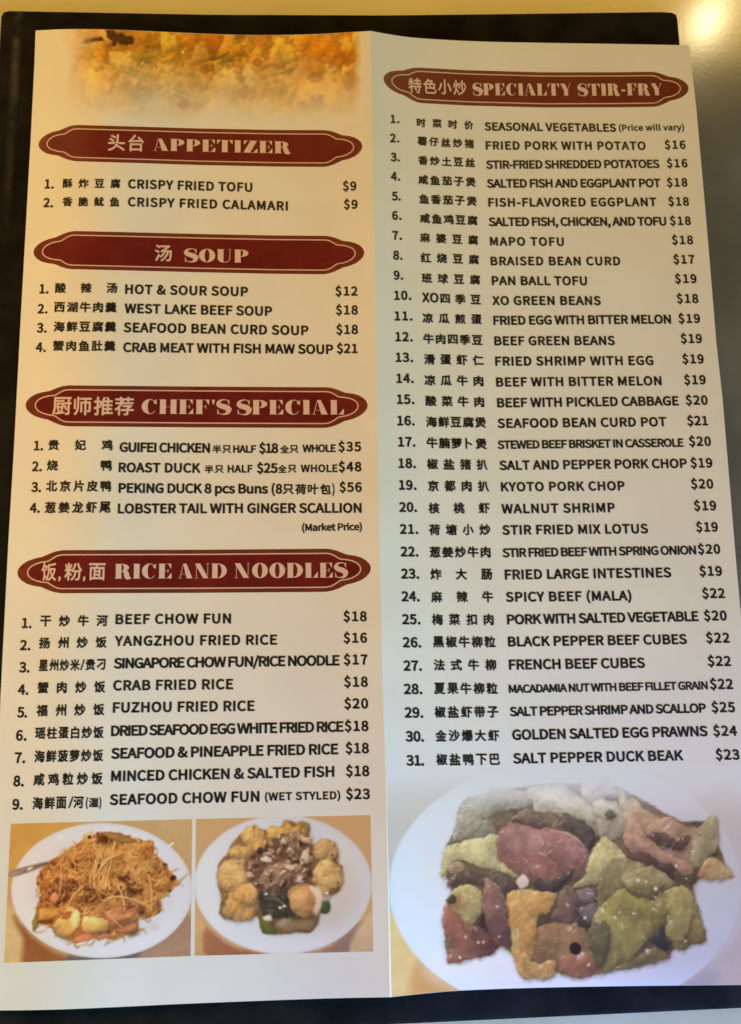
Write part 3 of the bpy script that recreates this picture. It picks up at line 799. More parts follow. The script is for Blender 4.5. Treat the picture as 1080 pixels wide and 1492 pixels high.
class Canvas:
    def __init__(s, x0, y0, x1, y1, base):
        s.x0, s.y0, s.W, s.H = int(x0), int(y0), int(x1 - x0) + 2, int(y1 - y0) + 2
        s.X, s.Y = np.meshgrid(np.arange(s.W) + s.x0 + .0, np.arange(s.H) + s.y0 + .0)
        s.I = np.ones((s.H, s.W, 3)) * np.array(base, float)
        s.seed = 11
        s.wx, s.wy = fbm(s.X, s.Y, 14, 101) + .45 * fbm(s.X, s.Y, 4.5, 151, 2), fbm(s.X, s.Y, 14, 131) + .45 * fbm(s.X, s.Y, 4.5, 171, 2)

    def blend(s, sl, m, c):
        s.I[sl] = s.I[sl] * (1 - m[..., None]) + c * m[..., None]

    def box(s, x0, y0, x1, y1, pad):
        a, c = max(0, int(y0 - pad - s.y0)), min(s.H, int(y1 + pad - s.y0) + 1)
        e, g = max(0, int(x0 - pad - s.x0)), min(s.W, int(x1 + pad - s.x0) + 1)
        return None if a >= c or e >= g else (slice(a, c), slice(e, g))

    def sd(s, pts, X, Y):
        p = np.asarray(pts, float)
        q = np.roll(p, -1, 0)
        d = np.full(X.shape, 1e9)
        ins = np.zeros(X.shape, bool)
        for (ax, ay), (bx, by) in zip(p, q):
            ex, ey = bx - ax, by - ay
            t_ = np.clip(((X - ax) * ex + (Y - ay) * ey) / (ex * ex + ey * ey + 1e-9), 0, 1)
            d = np.minimum(d, (X - ax - t_ * ex) ** 2 + (Y - ay - t_ * ey) ** 2)
            if ay != by:
                ins ^= ((ay > Y) != (by > Y)) & (X < ex * (Y - ay) / (by - ay) + ax)
        return np.where(ins, -1, 1) * np.sqrt(d)

    def poly(s, pts, c, soft=1.8, tex=.12, ts=9, warp=4, light=(-.5, -.8, .10), rim=.12, rimw=5, alpha=1.0, cut=1, spec=0.0, halo=0.0, fade=None, relief=0.0, gloss=0.0):
        p = np.asarray(pts, float)
        if cut:
            p0, p2, p3 = np.roll(p, 1, 0), np.roll(p, -1, 0), np.roll(p, -2, 0)
            q = []
            for t_ in (0, .25, .5, .75):
                q.append(.5 * (2 * p + (p2 - p0) * t_ * .8 + (2 * p0 - 5 * p + 4 * p2 - p3) * .8 * t_ ** 2 + (3 * p - p0 - 3 * p2 + p3) * .8 * t_ ** 3 + (p2 - p) * 2 * .2 * t_))
            p = np.stack(q, 1).reshape(-1, 2)
        sl = s.box(p[:, 0].min(), p[:, 1].min(), p[:, 0].max(), p[:, 1].max(), 8 + soft)
        if sl is None:
            return
        s.seed += 5
        X, Y = s.X[sl], s.Y[sl]
        d = s.sd(p, X + warp * s.wx[sl], Y + warp * s.wy[sl])
        if halo:
            hd = s.sd(p, X + warp * s.wx[sl] - 1.2, Y + warp * s.wy[sl] - 2.2)
            s.blend(sl, np.clip(.7 - hd / 7, 0, 1) ** 1.5 * halo, np.array((58, 40, 28.)))
        m = np.clip(.5 - d / soft, 0, 1) * alpha
        ctr, ext = p.mean(0), np.ptp(p, axis=0).max() / 2 + 1e-6
        g = ((X - ctr[0]) * light[0] + (Y - ctr[1]) * light[1]) / ext * light[2]
        th = (s.seed * 2.399) % 6.28
        U, V = X * math.cos(th) + Y * math.sin(th), (-X * math.sin(th) + Y * math.cos(th)) * .45
        v = 1 + g + tex * 2 * fbm(U, V, ts, s.seed) + tex * .8 * fbm(X, Y, ts * .35, s.seed + 2, 2) - rim * np.exp(np.minimum(d, 0) / rimw)
        shine = 0
        if relief:                              # the photographed piece is round and lumpy: light it from the upper left
            ht = .42 * min(ext * .35, 7) * (1 - np.exp(np.minimum(d, 0) / min(ext * .35, 7))) + relief * (9 * fbm(U, V, ts * 1.5, s.seed + 13, 2) + 1.7 * fbm(U * 1.2, V * 1.5, 4.6, s.seed + 17, 2))
            gy, gx = np.gradient(ht)
            nz = 1 / np.sqrt(1 + gx ** 2 + gy ** 2)
            lam = (gx * .42 + gy * .55 + .72) * nz
            v = v * np.clip(.56 + .60 * lam, .35, 1.4)
            hh = (gx * .24 + gy * .32 + .92) * nz
            shine = gloss * np.clip((hh - .955) / .05, 0, 1) ** 3 * np.clip(.5 + 3 * fbm(X, Y, 9, s.seed + 23, 2), 0, 1)
        col = np.array(c, float) * v[..., None]
        if fade is not None:                    # a second colour creeping over the piece
            w_ = np.clip(.5 + 3.4 * fbm(X, Y, ext * .7, s.seed + 4, 3) + .5 * (Y - ctr[1]) / ext, 0, 1)[..., None]
            col = col * (1 - w_) + np.array(fade, float) * v[..., None] * w_
        if relief:
            col = col * (1 - shine[..., None]) + np.array((236, 224, 204)) * shine[..., None]
        if spec:
            q = np.clip((fbm(X, Y, 4.5, s.seed + 9, 2) - .24) * 8, 0, 1) * spec
            col = col * (1 - q[..., None]) + np.array((228, 212, 196)) * q[..., None]
        s.blend(sl, m, col)

    def soften(s, r=1):
        for _ in range(r):
            P_ = np.pad(s.I, ((1, 1), (1, 1), (0, 0)), 'edge')
            s.I = (P_[:-2, 1:-1] + P_[2:, 1:-1] + P_[1:-1, :-2] + P_[1:-1, 2:] + 4 * P_[1:-1, 1:-1]) / 8

    def ell(s, cx_, cy_, rx, ry, c, rot=0, **k_):
        a = np.linspace(0, 2 * np.pi, 90 if max(rx, ry) > 50 else 22)[:-1]
        ca, sa = math.cos(math.radians(rot)), math.sin(math.radians(rot))
        x, y = rx * np.cos(a), ry * np.sin(a)
        k_.setdefault('cut', 0)
        s.poly(np.stack([cx_ + x * ca - y * sa, cy_ + x * sa + y * ca], 1), c, **k_)

    def stroke(s, pts, w, c, alpha=1.0, soft=1.0, taper=True):
        p = smooth_line(pts, 2)
        sl = s.box(p[:, 0].min(), p[:, 1].min(), p[:, 0].max(), p[:, 1].max(), w + 2)
        if sl is None:
            return
        X, Y = s.X[sl], s.Y[sl]
        d = np.full(X.shape, 1e9)
        n_ = len(p) - 1
        for i in range(n_):
            ax, ay = p[i]
            ex, ey = p[i + 1] - p[i]
            t_ = np.clip(((X - ax) * ex + (Y - ay) * ey) / (ex * ex + ey * ey + 1e-9), 0, 1)
            ww = w * (.55 + .45 * math.sin(math.pi * (i + .5) / n_)) if taper else w
            d = np.minimum(d, np.hypot(X - ax - t_ * ex, Y - ay - t_ * ey) - ww / 2)
        s.blend(sl, np.clip(.5 - d / soft, 0, 1) * alpha, np.array(c, float))

    def inside(s, poly_, n_):
        p = np.asarray(poly_, float)
        out = []
        while len(out) < n_:
            q = rng.uniform(p.min(0), p.max(0), (n_ * 3, 2))
            d = s.sd(p, q[:, 0], q[:, 1])
            out += [tuple(a) for a in q[d < 0]]
        return out[:n_]


def Z(x0, y0, s_, pts):
    return [(x0 + a / s_, y0 + c / s_) for a, c in pts]


def mixc(a, c, t_):
    return tuple(np.array(a, float) * (1 - t_) + np.array(c, float) * t_)


def vary(c, amt):
    return tuple(np.clip(np.array(c, float) * (1 + rng.normal(0, amt)) + rng.normal(0, amt * 22, 3), 8, 250))


def print_photo(pan, label, cv, corners, ref, step=1.0, edge=None, name='food_photo'):
    """lay the painted canvas on the sheet as one fine grid of ink; corners TL TR BR BL in photograph pixels or a ready px grid"""
    if edge is None:
        TL, TR, BR, BL = [np.array(q, float) for q in corners]
        nu, nv = int(np.linalg.norm(TR - TL) / step), int(np.linalg.norm(BL - TL) / step)
        u, v = np.linspace(0, 1, nu)[:, None, None], np.linspace(0, 1, nv)[None, :, None]
        px = ((1 - u) * (1 - v) * TL + u * (1 - v) * TR + u * v * BR + (1 - u) * v * BL).reshape(-1, 2)
    else:
        px, nu, nv = edge
    x, y = np.clip(px[:, 0] - cv.x0, 0, cv.W - 1.001), np.clip(px[:, 1] - cv.y0, 0, cv.H - 1.001)
    xi, yi = x.astype(int), y.astype(int)
    fx, fy = (x - xi)[:, None], (y - yi)[:, None]
    I = cv.I
    c = (I[yi, xi] * (1 - fx) + I[yi, np.minimum(xi + 1, cv.W - 1)] * fx) * (1 - fy) + (I[np.minimum(yi + 1, cv.H - 1), xi] * (1 - fx) + I[np.minimum(yi + 1, cv.H - 1), np.minimum(xi + 1, cv.W - 1)] * fx) * fy
    alb = np.clip(lin(np.clip(c, 0, 255)) / lin(ref) * 0.78, 0.004, 0.9)
    P = on_sheet(px, L_PHOTO)
    mesh_object(name, P, [tuple(reversed(f)) for f in grid_faces(nu, nv)], m_photo, pan, colors=alb, label=label)


# ---------------- fried noodles on a plate
REF1 = (214, 203, 184)
cv = Canvas(-2, 1188, 284, 1408, (196, 150, 92))
cv.poly([(0, 1190), (60, 1195), (110, 1196), (20, 1290), (0, 1290)], (205, 150, 72), soft=14, tex=.06, ts=30, rim=0, light=(0, 0, 0))
cv.poly([(200, 1188), (284, 1188), (284, 1250), (250, 1225)], (198, 155, 100), soft=12, tex=.05, ts=30, rim=0, light=(0, 0, 0))
cv.poly([(0, 1320), (30, 1330), (46, 1380), (42, 1406), (0, 1406)], (208, 170, 112), soft=10, tex=.07, ts=25, rim=0, light=(0, 0, 0))
cv.poly([(20, 1335), (60, 1375), (110, 1398), (190, 1398), (190, 1408), (42, 1408), (34, 1370)], (150, 88, 45), soft=10, tex=.07, ts=22, rim=0, light=(0, 0, 0))
cv.poly([(120, 1394), (180, 1390), (230, 1360), (262, 1330), (284, 1340), (284, 1408), (120, 1408)], (168, 124, 92), soft=12, tex=.06, ts=25, rim=0, light=(0, 0, 0))
cv.poly([(100, 1392), (150, 1395), (200, 1386), (200, 1396), (150, 1402), (100, 1400)], (110, 95, 85), soft=5, tex=.04, rim=0, light=(0, 0, 0))
cv.ell(148.5, 1297.5, 132, 98.5, (222, 206, 196), soft=1.6, tex=.012, ts=60, warp=0, rim=.05, rimw=2.5, light=(-.4, .3, .03))
cv.ell(150, 1298, 108, 78, (216, 199, 188), soft=18, tex=.012, ts=60, warp=0, rim=0, light=(-.4, .3, .03))
# fork handle entering from the left
cv.poly(Z(0, 1160, 3.6, [(45, 400), (130, 370), (290, 335), (285, 350), (150, 400), (60, 425)]), (160, 130, 110), tex=.1, warp=1, rim=.2, rimw=1.5)
cv.stroke(Z(0, 1160, 3.6, [(120, 395), (180, 372), (290, 338)]), 1.4, (95, 62, 48))
cv.stroke(Z(0, 1160, 3.6, [(145, 388), (170, 372)]), 2, (245, 232, 215))
food = Z(0, 1160, 3.6, [(530, 190), (600, 183), (700, 220), (800, 240), (810, 290), (870, 360), (940, 455), (900, 500), (850, 530), (850, 595), (790, 640), (725, 640), (715, 715), (600, 750), (480, 740), (385, 770), (290, 700), (200, 660), (170, 695), (190, 590), (210, 520), (190, 430), (250, 350), (340, 290), (470, 210)])
cv.poly(food, (152, 98, 46), soft=3, tex=.2, ts=9, warp=8, rim=.05, light=(-.3, -.6, .1))
dark = [((150, 1225), 13, 8), ((148, 1254), 14, 10), ((113, 1262), 9, 6), ((195, 1293), 16, 9), ((165, 1300), 18, 10), ((104, 1290), 12, 9), ((180, 1278), 10, 8), ((130, 1305), 14, 8), ((86, 1308), 14, 10), ((206, 1325), 8, 8), ((85, 1285), 8, 6)]
for (q, rx, ry) in dark:
    cv.ell(q[0], q[1], rx, ry, (84, 42, 18), soft=7, tex=.3, ts=6, warp=8, rim=0)
for q in cv.inside(food, 150):
    cv.ell(q[0], q[1], rng.uniform(1.2, 4.2), rng.uniform(1, 2.6), vary((92, 50, 22), .12), rot=rng.uniform(0, 180), soft=1.6, tex=.2, warp=3, rim=0, alpha=.8)
for q in cv.inside(food, 60):                # fuzzy golden clumps, thicker to the right
    if q[0] > 130 or rng.random() < .35:
        cv.ell(q[0], q[1], rng.uniform(6, 13), rng.uniform(4, 8), vary((190, 142, 72), .06), rot=rng.uniform(0, 180), soft=6, tex=.16, ts=5, warp=9, rim=0, alpha=.7)
for q in cv.inside(food, 26):                # brown slices of meat between the strands
    if q[0] < 205:
        cv.ell(q[0], q[1], rng.uniform(5, 11), rng.uniform(3, 6), vary((132, 78, 44), .10), rot=rng.uniform(0, 180), soft=1.8, tex=.2, ts=5, warp=7, rim=.15, rimw=2, halo=.3, relief=.6, gloss=.4)
for (q, rx, ry) in dark:
    cv.ell(q[0], q[1], rx * .8, ry * .8, (84, 42, 18), soft=6, tex=.3, ts=6, warp=8, rim=0, alpha=.85)
for q in cv.inside(food, 520):
    a = rng.normal(1.2, 1.0) if q[0] > 120 else rng.normal(.7, .9)
    L = rng.uniform(5, 24)
    k_ = rng.normal(0, .09)
    pts = []
    x, y = q
    for i in range(5):
        pts.append((x, y))
        x += math.cos(a) * L / 4
        y += math.sin(a) * L / 4
        a += k_ * L / 2 + rng.normal(0, .35)
    warm = np.clip((q[1] - 1225) / 130, 0, 1)
    cc = vary(mixc((204, 154, 82), (186, 124, 74), warm * rng.uniform(.3, 1)), .10)
    w_ = rng.uniform(1.0, 2.3)
    cv.stroke(np.array(pts) + (.9, 1.2), w_ * 1.1, (110, 64, 28), .35, 2)
    cv.stroke(pts, w_, cc, .68, 1.8)
    if w_ > 2:
        cv.stroke(np.array(pts) - (.4, .5), .9, vary((226, 188, 118), .05), .6, 1.2)
for q in cv.inside(food, 90):
    cv.ell(q[0], q[1], rng.uniform(.8, 3.0), rng.uniform(.7, 1.8), vary((74, 36, 15), .15), rot=rng.uniform(0, 180), soft=1.8, tex=.1, warp=3, rim=0, alpha=.8)
for k_ in range(7):                          # loose strands hanging down the middle
    x = 131 + k_ * 4.2 + rng.uniform(-1.5, 1.5)
    cv.stroke([(x + 15 + rng.uniform(-4, 4), 1226 + rng.uniform(-4, 6)), (x + 9, 1244), (x + 3 + rng.uniform(-3, 3), 1262), (x - 1, 1280 + rng.uniform(-4, 8)), (x + rng.uniform(-4, 4), 1294)], rng.uniform(1.2, 2.4), vary((212, 168, 98), .08), .85, 1.4)
for pts in [[(500, 270), (540, 320), (530, 380), (490, 440)], [(640, 300), (560, 330), (520, 390)], [(350, 600), (380, 520), (440, 470)], [(620, 470), (650, 540), (655, 620)], [(540, 560), (600, 520), (700, 540), (760, 570)], [(310, 520), (325, 430), (320, 360)], [(780, 420), (800, 500), (795, 600)]]:
    cv.stroke(np.array(Z(0, 1160, 3.6, pts)) + (.8, 1), 2.4, (104, 58, 28), .6, 1.5)
    cv.stroke(Z(0, 1160, 3.6, pts), 2.1, vary((216, 170, 112), .05), .9, 1.4)
# meat sheet, squid, carrot, egg pieces along the front
cv.poly(Z(0, 1160, 3.6, [(545, 590), (600, 570), (660, 600), (730, 580), (725, 650), (715, 718), (620, 715), (560, 660)]), (166, 108, 66), tex=.16, ts=8, rim=.1, rimw=3, relief=.8, gloss=.4, halo=.3)
cv.stroke(Z(0, 1160, 3.6, [(545, 600), (590, 640), (640, 690)]), 1.6, (206, 152, 104))
cv.poly(Z(0, 1160, 3.6, [(275, 680), (330, 620), (370, 575), (410, 600), (420, 650), (405, 705), (355, 745), (305, 735)]), (206, 158, 88), tex=.12, ts=7, rim=.2, rimw=4, light=(.5, -.4, .2), halo=.3, relief=.4, gloss=.5)
cv.ell(98, 1334, 9, 6, (150, 92, 40), rot=-30, soft=4, tex=.12)
cv.ell(110, 1338, 6, 13, (226, 190, 128), rot=12, soft=5, tex=.06, rim=0)
cv.poly(Z(0, 1160, 3.6, [(425, 660), (450, 630), (520, 635), (570, 660), (560, 705), (480, 720), (435, 705)]), (204, 160, 92), tex=.14, ts=6, rim=.15, rimw=3, halo=.3, relief=.4, gloss=.5)
cv.poly(Z(0, 1160, 3.6, [(380, 768), (400, 735), (450, 715), (500, 735), (470, 755)]), (200, 120, 76), tex=.12, rim=.25, rimw=2)
cv.poly(Z(0, 1160, 3.6, [(500, 740), (560, 720), (610, 748), (560, 745), (520, 755)]), (170, 110, 78), tex=.15, rim=.2, rimw=2)
cv.poly(Z(0, 1160, 3.6, [(195, 590), (290, 590), (300, 630), (210, 650), (190, 640)]), (196, 142, 66), tex=.16, ts=5, rim=.15, rimw=3)
cv.poly(Z(0, 1160, 3.6, [(205, 650), (280, 640), (270, 668), (200, 668)]), (118, 66, 24), tex=.1, rim=.1)
cv.poly(Z(0, 1160, 3.6, [(190, 600), (205, 596), (196, 690), (168, 702), (172, 650)]), (140, 120, 48), tex=.1, rim=.2, rimw=2)
cv.poly(Z(0, 1160, 3.6, [(262, 530), (285, 502), (300, 525), (292, 560), (262, 548)]), (226, 146, 92), tex=.08, rim=.2, rimw=2)
cv.poly(Z(0, 1160, 3.6, [(535, 195), (600, 185), (680, 215), (720, 240), (650, 250), (560, 215)]), (150, 108, 56), tex=.15, rim=.3, rimw=2.5)
cv.ell(252.5, 1279, 4.8, 3.8, (70, 36, 22), rot=-35, soft=1.4, tex=.1, warp=1)
cv.ell(130.5, 1219.5, 2.6, 2.2, (30, 20, 18), soft=1.2, tex=.05, warp=1)
cv.ell(228, 1296, 7, 2.6, (150, 92, 36), rot=25, soft=1.4)
cv.stroke([(246, 1233), (253, 1228)], 2.6, (244, 236, 228), .9)
cv.stroke([(84, 1221), (92, 1218)], 4, (244, 236, 228), .9)
cv.ell(222, 1350, 10, 4, (196, 182, 160), soft=6, tex=.05, rim=0, alpha=.6)
fd = np.clip(.5 - cv.sd(food, cv.X, cv.Y) / 10, 0, 1)[..., None]
cv.I = cv.I * (1 - fd) + cv.I * np.array((1.15, 1.05, .97)) * (1 + .25 * fbm(cv.X, cv.Y, 22, 641))[..., None] * fd
cv.soften(1)
print_photo(p_left, 'food photo of fried noodles on a white plate', cv, [(15.8, 1200.3), (280.2, 1193.6), (277.8, 1393), (6, 1403)], REF1)

# ---------------- fried tofu with peppers
REF2 = (203, 198, 194)
z2 = lambda pts: Z(260, 1160, 3.375, pts)


def e2(cv_, X, Y, rx, ry, c, **k_):
    cv_.ell(260 + X / 3.375, 1160 + Y / 3.375, rx / 3.375, ry / 3.375, c, **k_)


cv = Canvas(280, 1184, 548, 1396, (190, 150, 106))
cv.poly([(280, 1340), (300, 1350), (310, 1396), (280, 1396)], (190, 146, 96), soft=6, tex=.05, rim=0)
cv.poly([(300, 1352), (340, 1380), (400, 1394), (400, 1398), (305, 1398)], (146, 94, 66), soft=7, tex=.05, rim=0)
cv.poly([(430, 1392), (480, 1380), (520, 1345), (532, 1345), (516, 1372), (500, 1398), (430, 1398)], (142, 112, 100), soft=7, tex=.05, rim=0)
cv.poly([(522, 1350), (548, 1330), (548, 1396), (510, 1396)], (190, 158, 126), soft=8, tex=.05, rim=0)
cv.ell(412.5, 1289, 129.5, 101.5, (205, 201, 204), soft=1.6, tex=.01, ts=70, warp=0, rim=.05, rimw=2.5, light=(-.6, .4, .045))
cv.ell(414, 1289, 104, 82, (199, 195, 198), soft=18, tex=.01, ts=70, warp=0, rim=0, light=(-.6, .4, .045))
cv.ell(478, 1292, 42, 60, (204, 188, 170), soft=40, tex=.01, rim=0, warp=0, alpha=.8)
TOFU = (204, 160, 100)
cv.poly(z2([(200, 330), (245, 270), (260, 235), (315, 180), (370, 150), (430, 170), (500, 150), (530, 115), (600, 140), (640, 180), (660, 240), (720, 210), (780, 260), (790, 330), (812, 345), (792, 470), (740, 500), (750, 560), (700, 580), (680, 640), (640, 670), (440, 678), (400, 620), (380, 590), (310, 615), (240, 598), (205, 560), (215, 520), (190, 400)]), (128, 90, 60), soft=3, tex=.2, ts=8, warp=5, rim=0, halo=.12)
fr = dict(tex=.17, ts=8, rim=.16, rimw=4, warp=8, soft=2.2, light=(-.4, -.7, .08), halo=.28, fade=(186, 140, 88), relief=.42, gloss=.2)
e2(cv, 610, 165, 42, 40, (148, 118, 62), **fr)
cv.poly(z2([(505, 180), (530, 115), (560, 150), (600, 140), (600, 220), (520, 240)]), (212, 156, 72), **fr)
e2(cv, 490, 200, 62, 52, (206, 158, 86), **fr)
e2(cv, 368, 198, 56, 54, (208, 156, 90), **fr)
e2(cv, 400, 255, 70, 40, (204, 154, 84), **fr)
e2(cv, 308, 278, 68, 38, (206, 164, 84), **fr)
e2(cv, 330, 345, 60, 40, (210, 164, 92), **fr)
e2(cv, 268, 398, 78, 86, TOFU, **fr)
e2(cv, 240, 560, 36, 44, (110, 84, 58), **fr)
e2(cv, 725, 270, 62, 60, (192, 150, 98), **fr)
core = z2([(330, 320), (400, 260), (500, 190), (600, 180), (655, 240), (660, 330), (650, 420), (600, 470), (500, 490), (400, 460), (340, 400)])
cv.poly(core, (120, 84, 62), tex=.25, ts=6, rim=.1, warp=6)


def shard(cv_, x, y, r_, c, **k_):
    n_ = rng.integers(4, 7)
    a_ = np.sort(rng.uniform(0, 6.28, n_))
    q_ = r_ * rng.uniform(.5, 1.2, n_)
    cv_.poly(np.stack([x + q_ * np.cos(a_), y + q_ * np.sin(a_) * .8], 1), c, cut=rng.integers(0, 2), **k_)


e2(cv, 480, 385, 88, 50, (172, 132, 104), rot=-25, tex=.2, ts=6, warp=12, rim=.15, rimw=3, soft=4)
e2(cv, 590, 220, 60, 40, (174, 134, 106), rot=20, tex=.22, ts=5, warp=12, rim=.15, rimw=3, soft=4)
e2(cv, 375, 345, 42, 40, (146, 102, 76), tex=.2, warp=8, rim=.2, rimw=3, soft=3)
for q in cv.inside(core, 150):
    c_ = [(196, 158, 128), (172, 130, 100), (128, 88, 64), (80, 52, 38), (216, 190, 164), (154, 114, 84), (186, 142, 112)][rng.integers(0, 7)]
    shard(cv, q[0], q[1], rng.uniform(2.6, 8.0), vary(c_, .06), soft=1.6, tex=.14, ts=5, warp=4, rim=.06, rimw=1.6, halo=.3, relief=.4, gloss=.3)
for X, Y, r_, c_ in [(430, 320, 9, (220, 194, 168)), (625, 300, 11, (208, 176, 152)), (520, 235, 8, (224, 194, 168)), (550, 272, 7, (224, 198, 174)), (545, 360, 8, (214, 184, 154)), (590, 410, 9, (200, 176, 160)), (470, 430, 10, (192, 160, 138)), (600, 330, 8, (196, 160, 134))]:
    shard(cv, 260 + X / 3.375, 1160 + Y / 3.375, r_, c_, soft=1.8, tex=.12, ts=4, warp=5, rim=.12, rimw=2, halo=.3)
for X, Y, rx, ry in [(455, 418, 8, 7), (400, 270, 18, 16), (545, 310, 20, 8), (580, 330, 18, 10), (400, 440, 12, 10), (645, 380, 9, 24), (520, 440, 20, 8)]:
    e2(cv, X, Y, rx, ry, (66, 42, 32), rot=rng.uniform(-40, 40), soft=2.4, tex=.15, warp=7, rim=0)
cv.poly(z2([(405, 470), (470, 470), (540, 455), (570, 540), (600, 590), (540, 610), (470, 600), (420, 590), (400, 530)]), (66, 58, 48), tex=.22, ts=7, rim=.1)
for i in range(26):
    X, Y = rng.uniform(415, 585), rng.uniform(475, 600)
    shard(cv, 260 + X / 3.375, 1160 + Y / 3.375, rng.uniform(3, 8), vary([(84, 78, 62), (58, 50, 40), (104, 92, 74), (70, 74, 46)][rng.integers(0, 4)], .08), soft=1.8, tex=.16, ts=4, warp=4, rim=.1, rimw=2, halo=.3)
cv.stroke(z2([(425, 505), (480, 500), (535, 545)]), 3.2, (116, 104, 90), .7, 2)
cv.poly(z2([(400, 585), (440, 600), (475, 640), (480, 675), (435, 680), (405, 650)]), (106, 100, 42), tex=.12, rim=.3, rimw=4)
cv.poly(z2([(475, 620), (540, 600), (600, 600), (680, 590), (672, 640), (650, 672), (540, 668), (480, 655)]), (132, 104, 72), tex=.18, ts=7, rim=.25, rimw=3)
e2(cv, 520, 625, 40, 22, (156, 128, 102), rot=-10, tex=.1, warp=6)
e2(cv, 722, 543, 28, 36, (74, 88, 46), tex=.15, rim=.25, rimw=3)
e2(cv, 725, 500, 26, 22, (176, 156, 140), tex=.1)
e2(cv, 735, 395, 76, 82, (204, 166, 108), **fr)
e2(cv, 700, 460, 40, 22, (196, 146, 88), **fr)
e2(cv, 618, 512, 76, 84, (188, 128, 74), **fr)
cv.poly(z2([(640, 440), (700, 460), (712, 520), (690, 580), (665, 570), (670, 500)]), (222, 184, 158), tex=.08, rim=.12, rimw=2, soft=4)
e2(cv, 315, 535, 84, 84, (212, 152, 84), **fr)
e2(cv, 335, 485, 62, 62, (222, 164, 96), **fr)
cv.poly(z2([(420, 598), (440, 582), (462, 590), (460, 612), (425, 610)]), (216, 204, 178), tex=.05, rim=.1)
# crisp crumbs and scorch marks over the batter
for i in range(150):
    X, Y = rng.uniform(200, 800), rng.uniform(130, 610)
    if min(abs(X - 500) / 160, 9) > 1 or Y < 240:
        d_ = cv.sd(z2([(200, 330), (260, 240), (370, 150), (600, 140), (790, 300), (790, 470), (690, 580), (310, 610), (205, 540)]), np.array([260 + X / 3.375]), np.array([1160 + Y / 3.375]))[0]
        if d_ < -3:
            e2(cv, X, Y, rng.uniform(4, 13), rng.uniform(3, 8), vary([(226, 186, 124), (158, 106, 58), (140, 92, 52)][rng.integers(0, 3)], .06), rot=rng.uniform(0, 180), soft=2.5, tex=.1, warp=4, rim=0, alpha=.5)
for q in [(372, 156), (758, 290), (455, 418), (215, 523), (785, 425)]:
    e2(cv, q[0], q[1], 5, 6, (78, 54, 34), soft=1.8, tex=.1, warp=2, rim=0)
for q in [(430, 300), (500, 548), (730, 478), (520, 540), (433, 480)]:
    e2(cv, q[0], q[1], 8, 6, (236, 222, 206), soft=1.4, tex=.05, warp=2, rim=0)
cv.soften(2)
print_photo(p_left, 'food photo of golden fried tofu on a white plate', cv, [(285.8, 1193.4), (540, 1187.8), (543.9, 1386.2), (283.8, 1392.6)], REF2)

# ---------------- large stir-fry picture filling the foot of the right panel, fading out upwards
REF3 = (199, 203, 207)
PAPER3 = np.array(REF3, float)
z3 = lambda pts: Z(560, 1110, 2.077, pts)


def e3(cv_, X, Y, rx, ry, c, **k_):
    cv_.ell(560 + X / 2.077, 1110 + Y / 2.077, rx / 2.077, ry / 2.077, c, **k_)


cv = Canvas(555, 1112, 1136, 1460, (186, 178, 170))
cv.poly([(555, 1340), (590, 1340), (690, 1450), (690, 1460), (555, 1460)], (206, 172, 112), soft=8, tex=.05, ts=30, rim=0, light=(.5, .5, -.08))
cv.poly([(610, 1400), (680, 1440), (690, 1462), (600, 1462)], (196, 142, 84), soft=16, tex=.05, ts=30, rim=0, light=(0, 0, 0))
cv.poly([(960, 1460), (1000, 1425), (1060, 1380), (1136, 1300), (1136, 1460)], (172, 150, 130), soft=10, tex=.05, ts=28, rim=0, light=(0, 0, 0))
cv.poly([(985, 1448), (1030, 1412), (1050, 1425), (1010, 1462)], (146, 134, 128), soft=12, tex=.04, rim=0, light=(0, 0, 0))
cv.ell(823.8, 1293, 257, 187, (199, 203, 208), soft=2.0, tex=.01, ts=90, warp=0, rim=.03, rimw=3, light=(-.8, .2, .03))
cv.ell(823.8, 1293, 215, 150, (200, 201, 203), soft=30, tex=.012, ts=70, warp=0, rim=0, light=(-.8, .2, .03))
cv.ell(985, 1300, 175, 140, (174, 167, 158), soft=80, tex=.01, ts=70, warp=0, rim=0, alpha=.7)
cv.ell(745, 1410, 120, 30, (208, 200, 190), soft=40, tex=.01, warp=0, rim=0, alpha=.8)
veg = dict(tex=.12, ts=13, rim=.05, rimw=4, warp=7, soft=1.8, light=(-.25, -.9, .10), halo=.30, relief=.45, gloss=.75)
T1 = lambda *p: Z(640, 1130, 6.75, p)
T2 = lambda *p: Z(780, 1120, 6.75, p)
T3 = lambda *p: Z(920, 1120, 6.75, p)
T4 = lambda *p: Z(640, 1270, 6.75, p)
T5 = lambda *p: Z(780, 1260, 6.75, p)
T6 = lambda *p: Z(900, 1260, 6.0, p)
base3 = z3([(215, 200), (240, 130), (330, 95), (450, 70), (600, 65), (700, 75), (780, 115), (900, 180), (1000, 180), (1000, 240), (1040, 335), (930, 350), (965, 525), (880, 565), (850, 598), (700, 625), (600, 645), (520, 635), (425, 650), (390, 580), (330, 555), (205, 600), (180, 480), (205, 390), (185, 340), (185, 265)])
cv.poly([(x, y + 5) for x, y in base3], (178, 166, 150), soft=16, tex=.03, warp=6, rim=0, light=(0, 0, 0), alpha=.75)
cv.poly(base3, (104, 87, 66), tex=.22, ts=12, rim=.05, warp=5, soft=3, halo=.2)
fd = np.clip(.5 - cv.sd(smooth_line(base3 + base3[:1], 2), cv.X, cv.Y) / 6, 0, 1)          # where the heap of food is
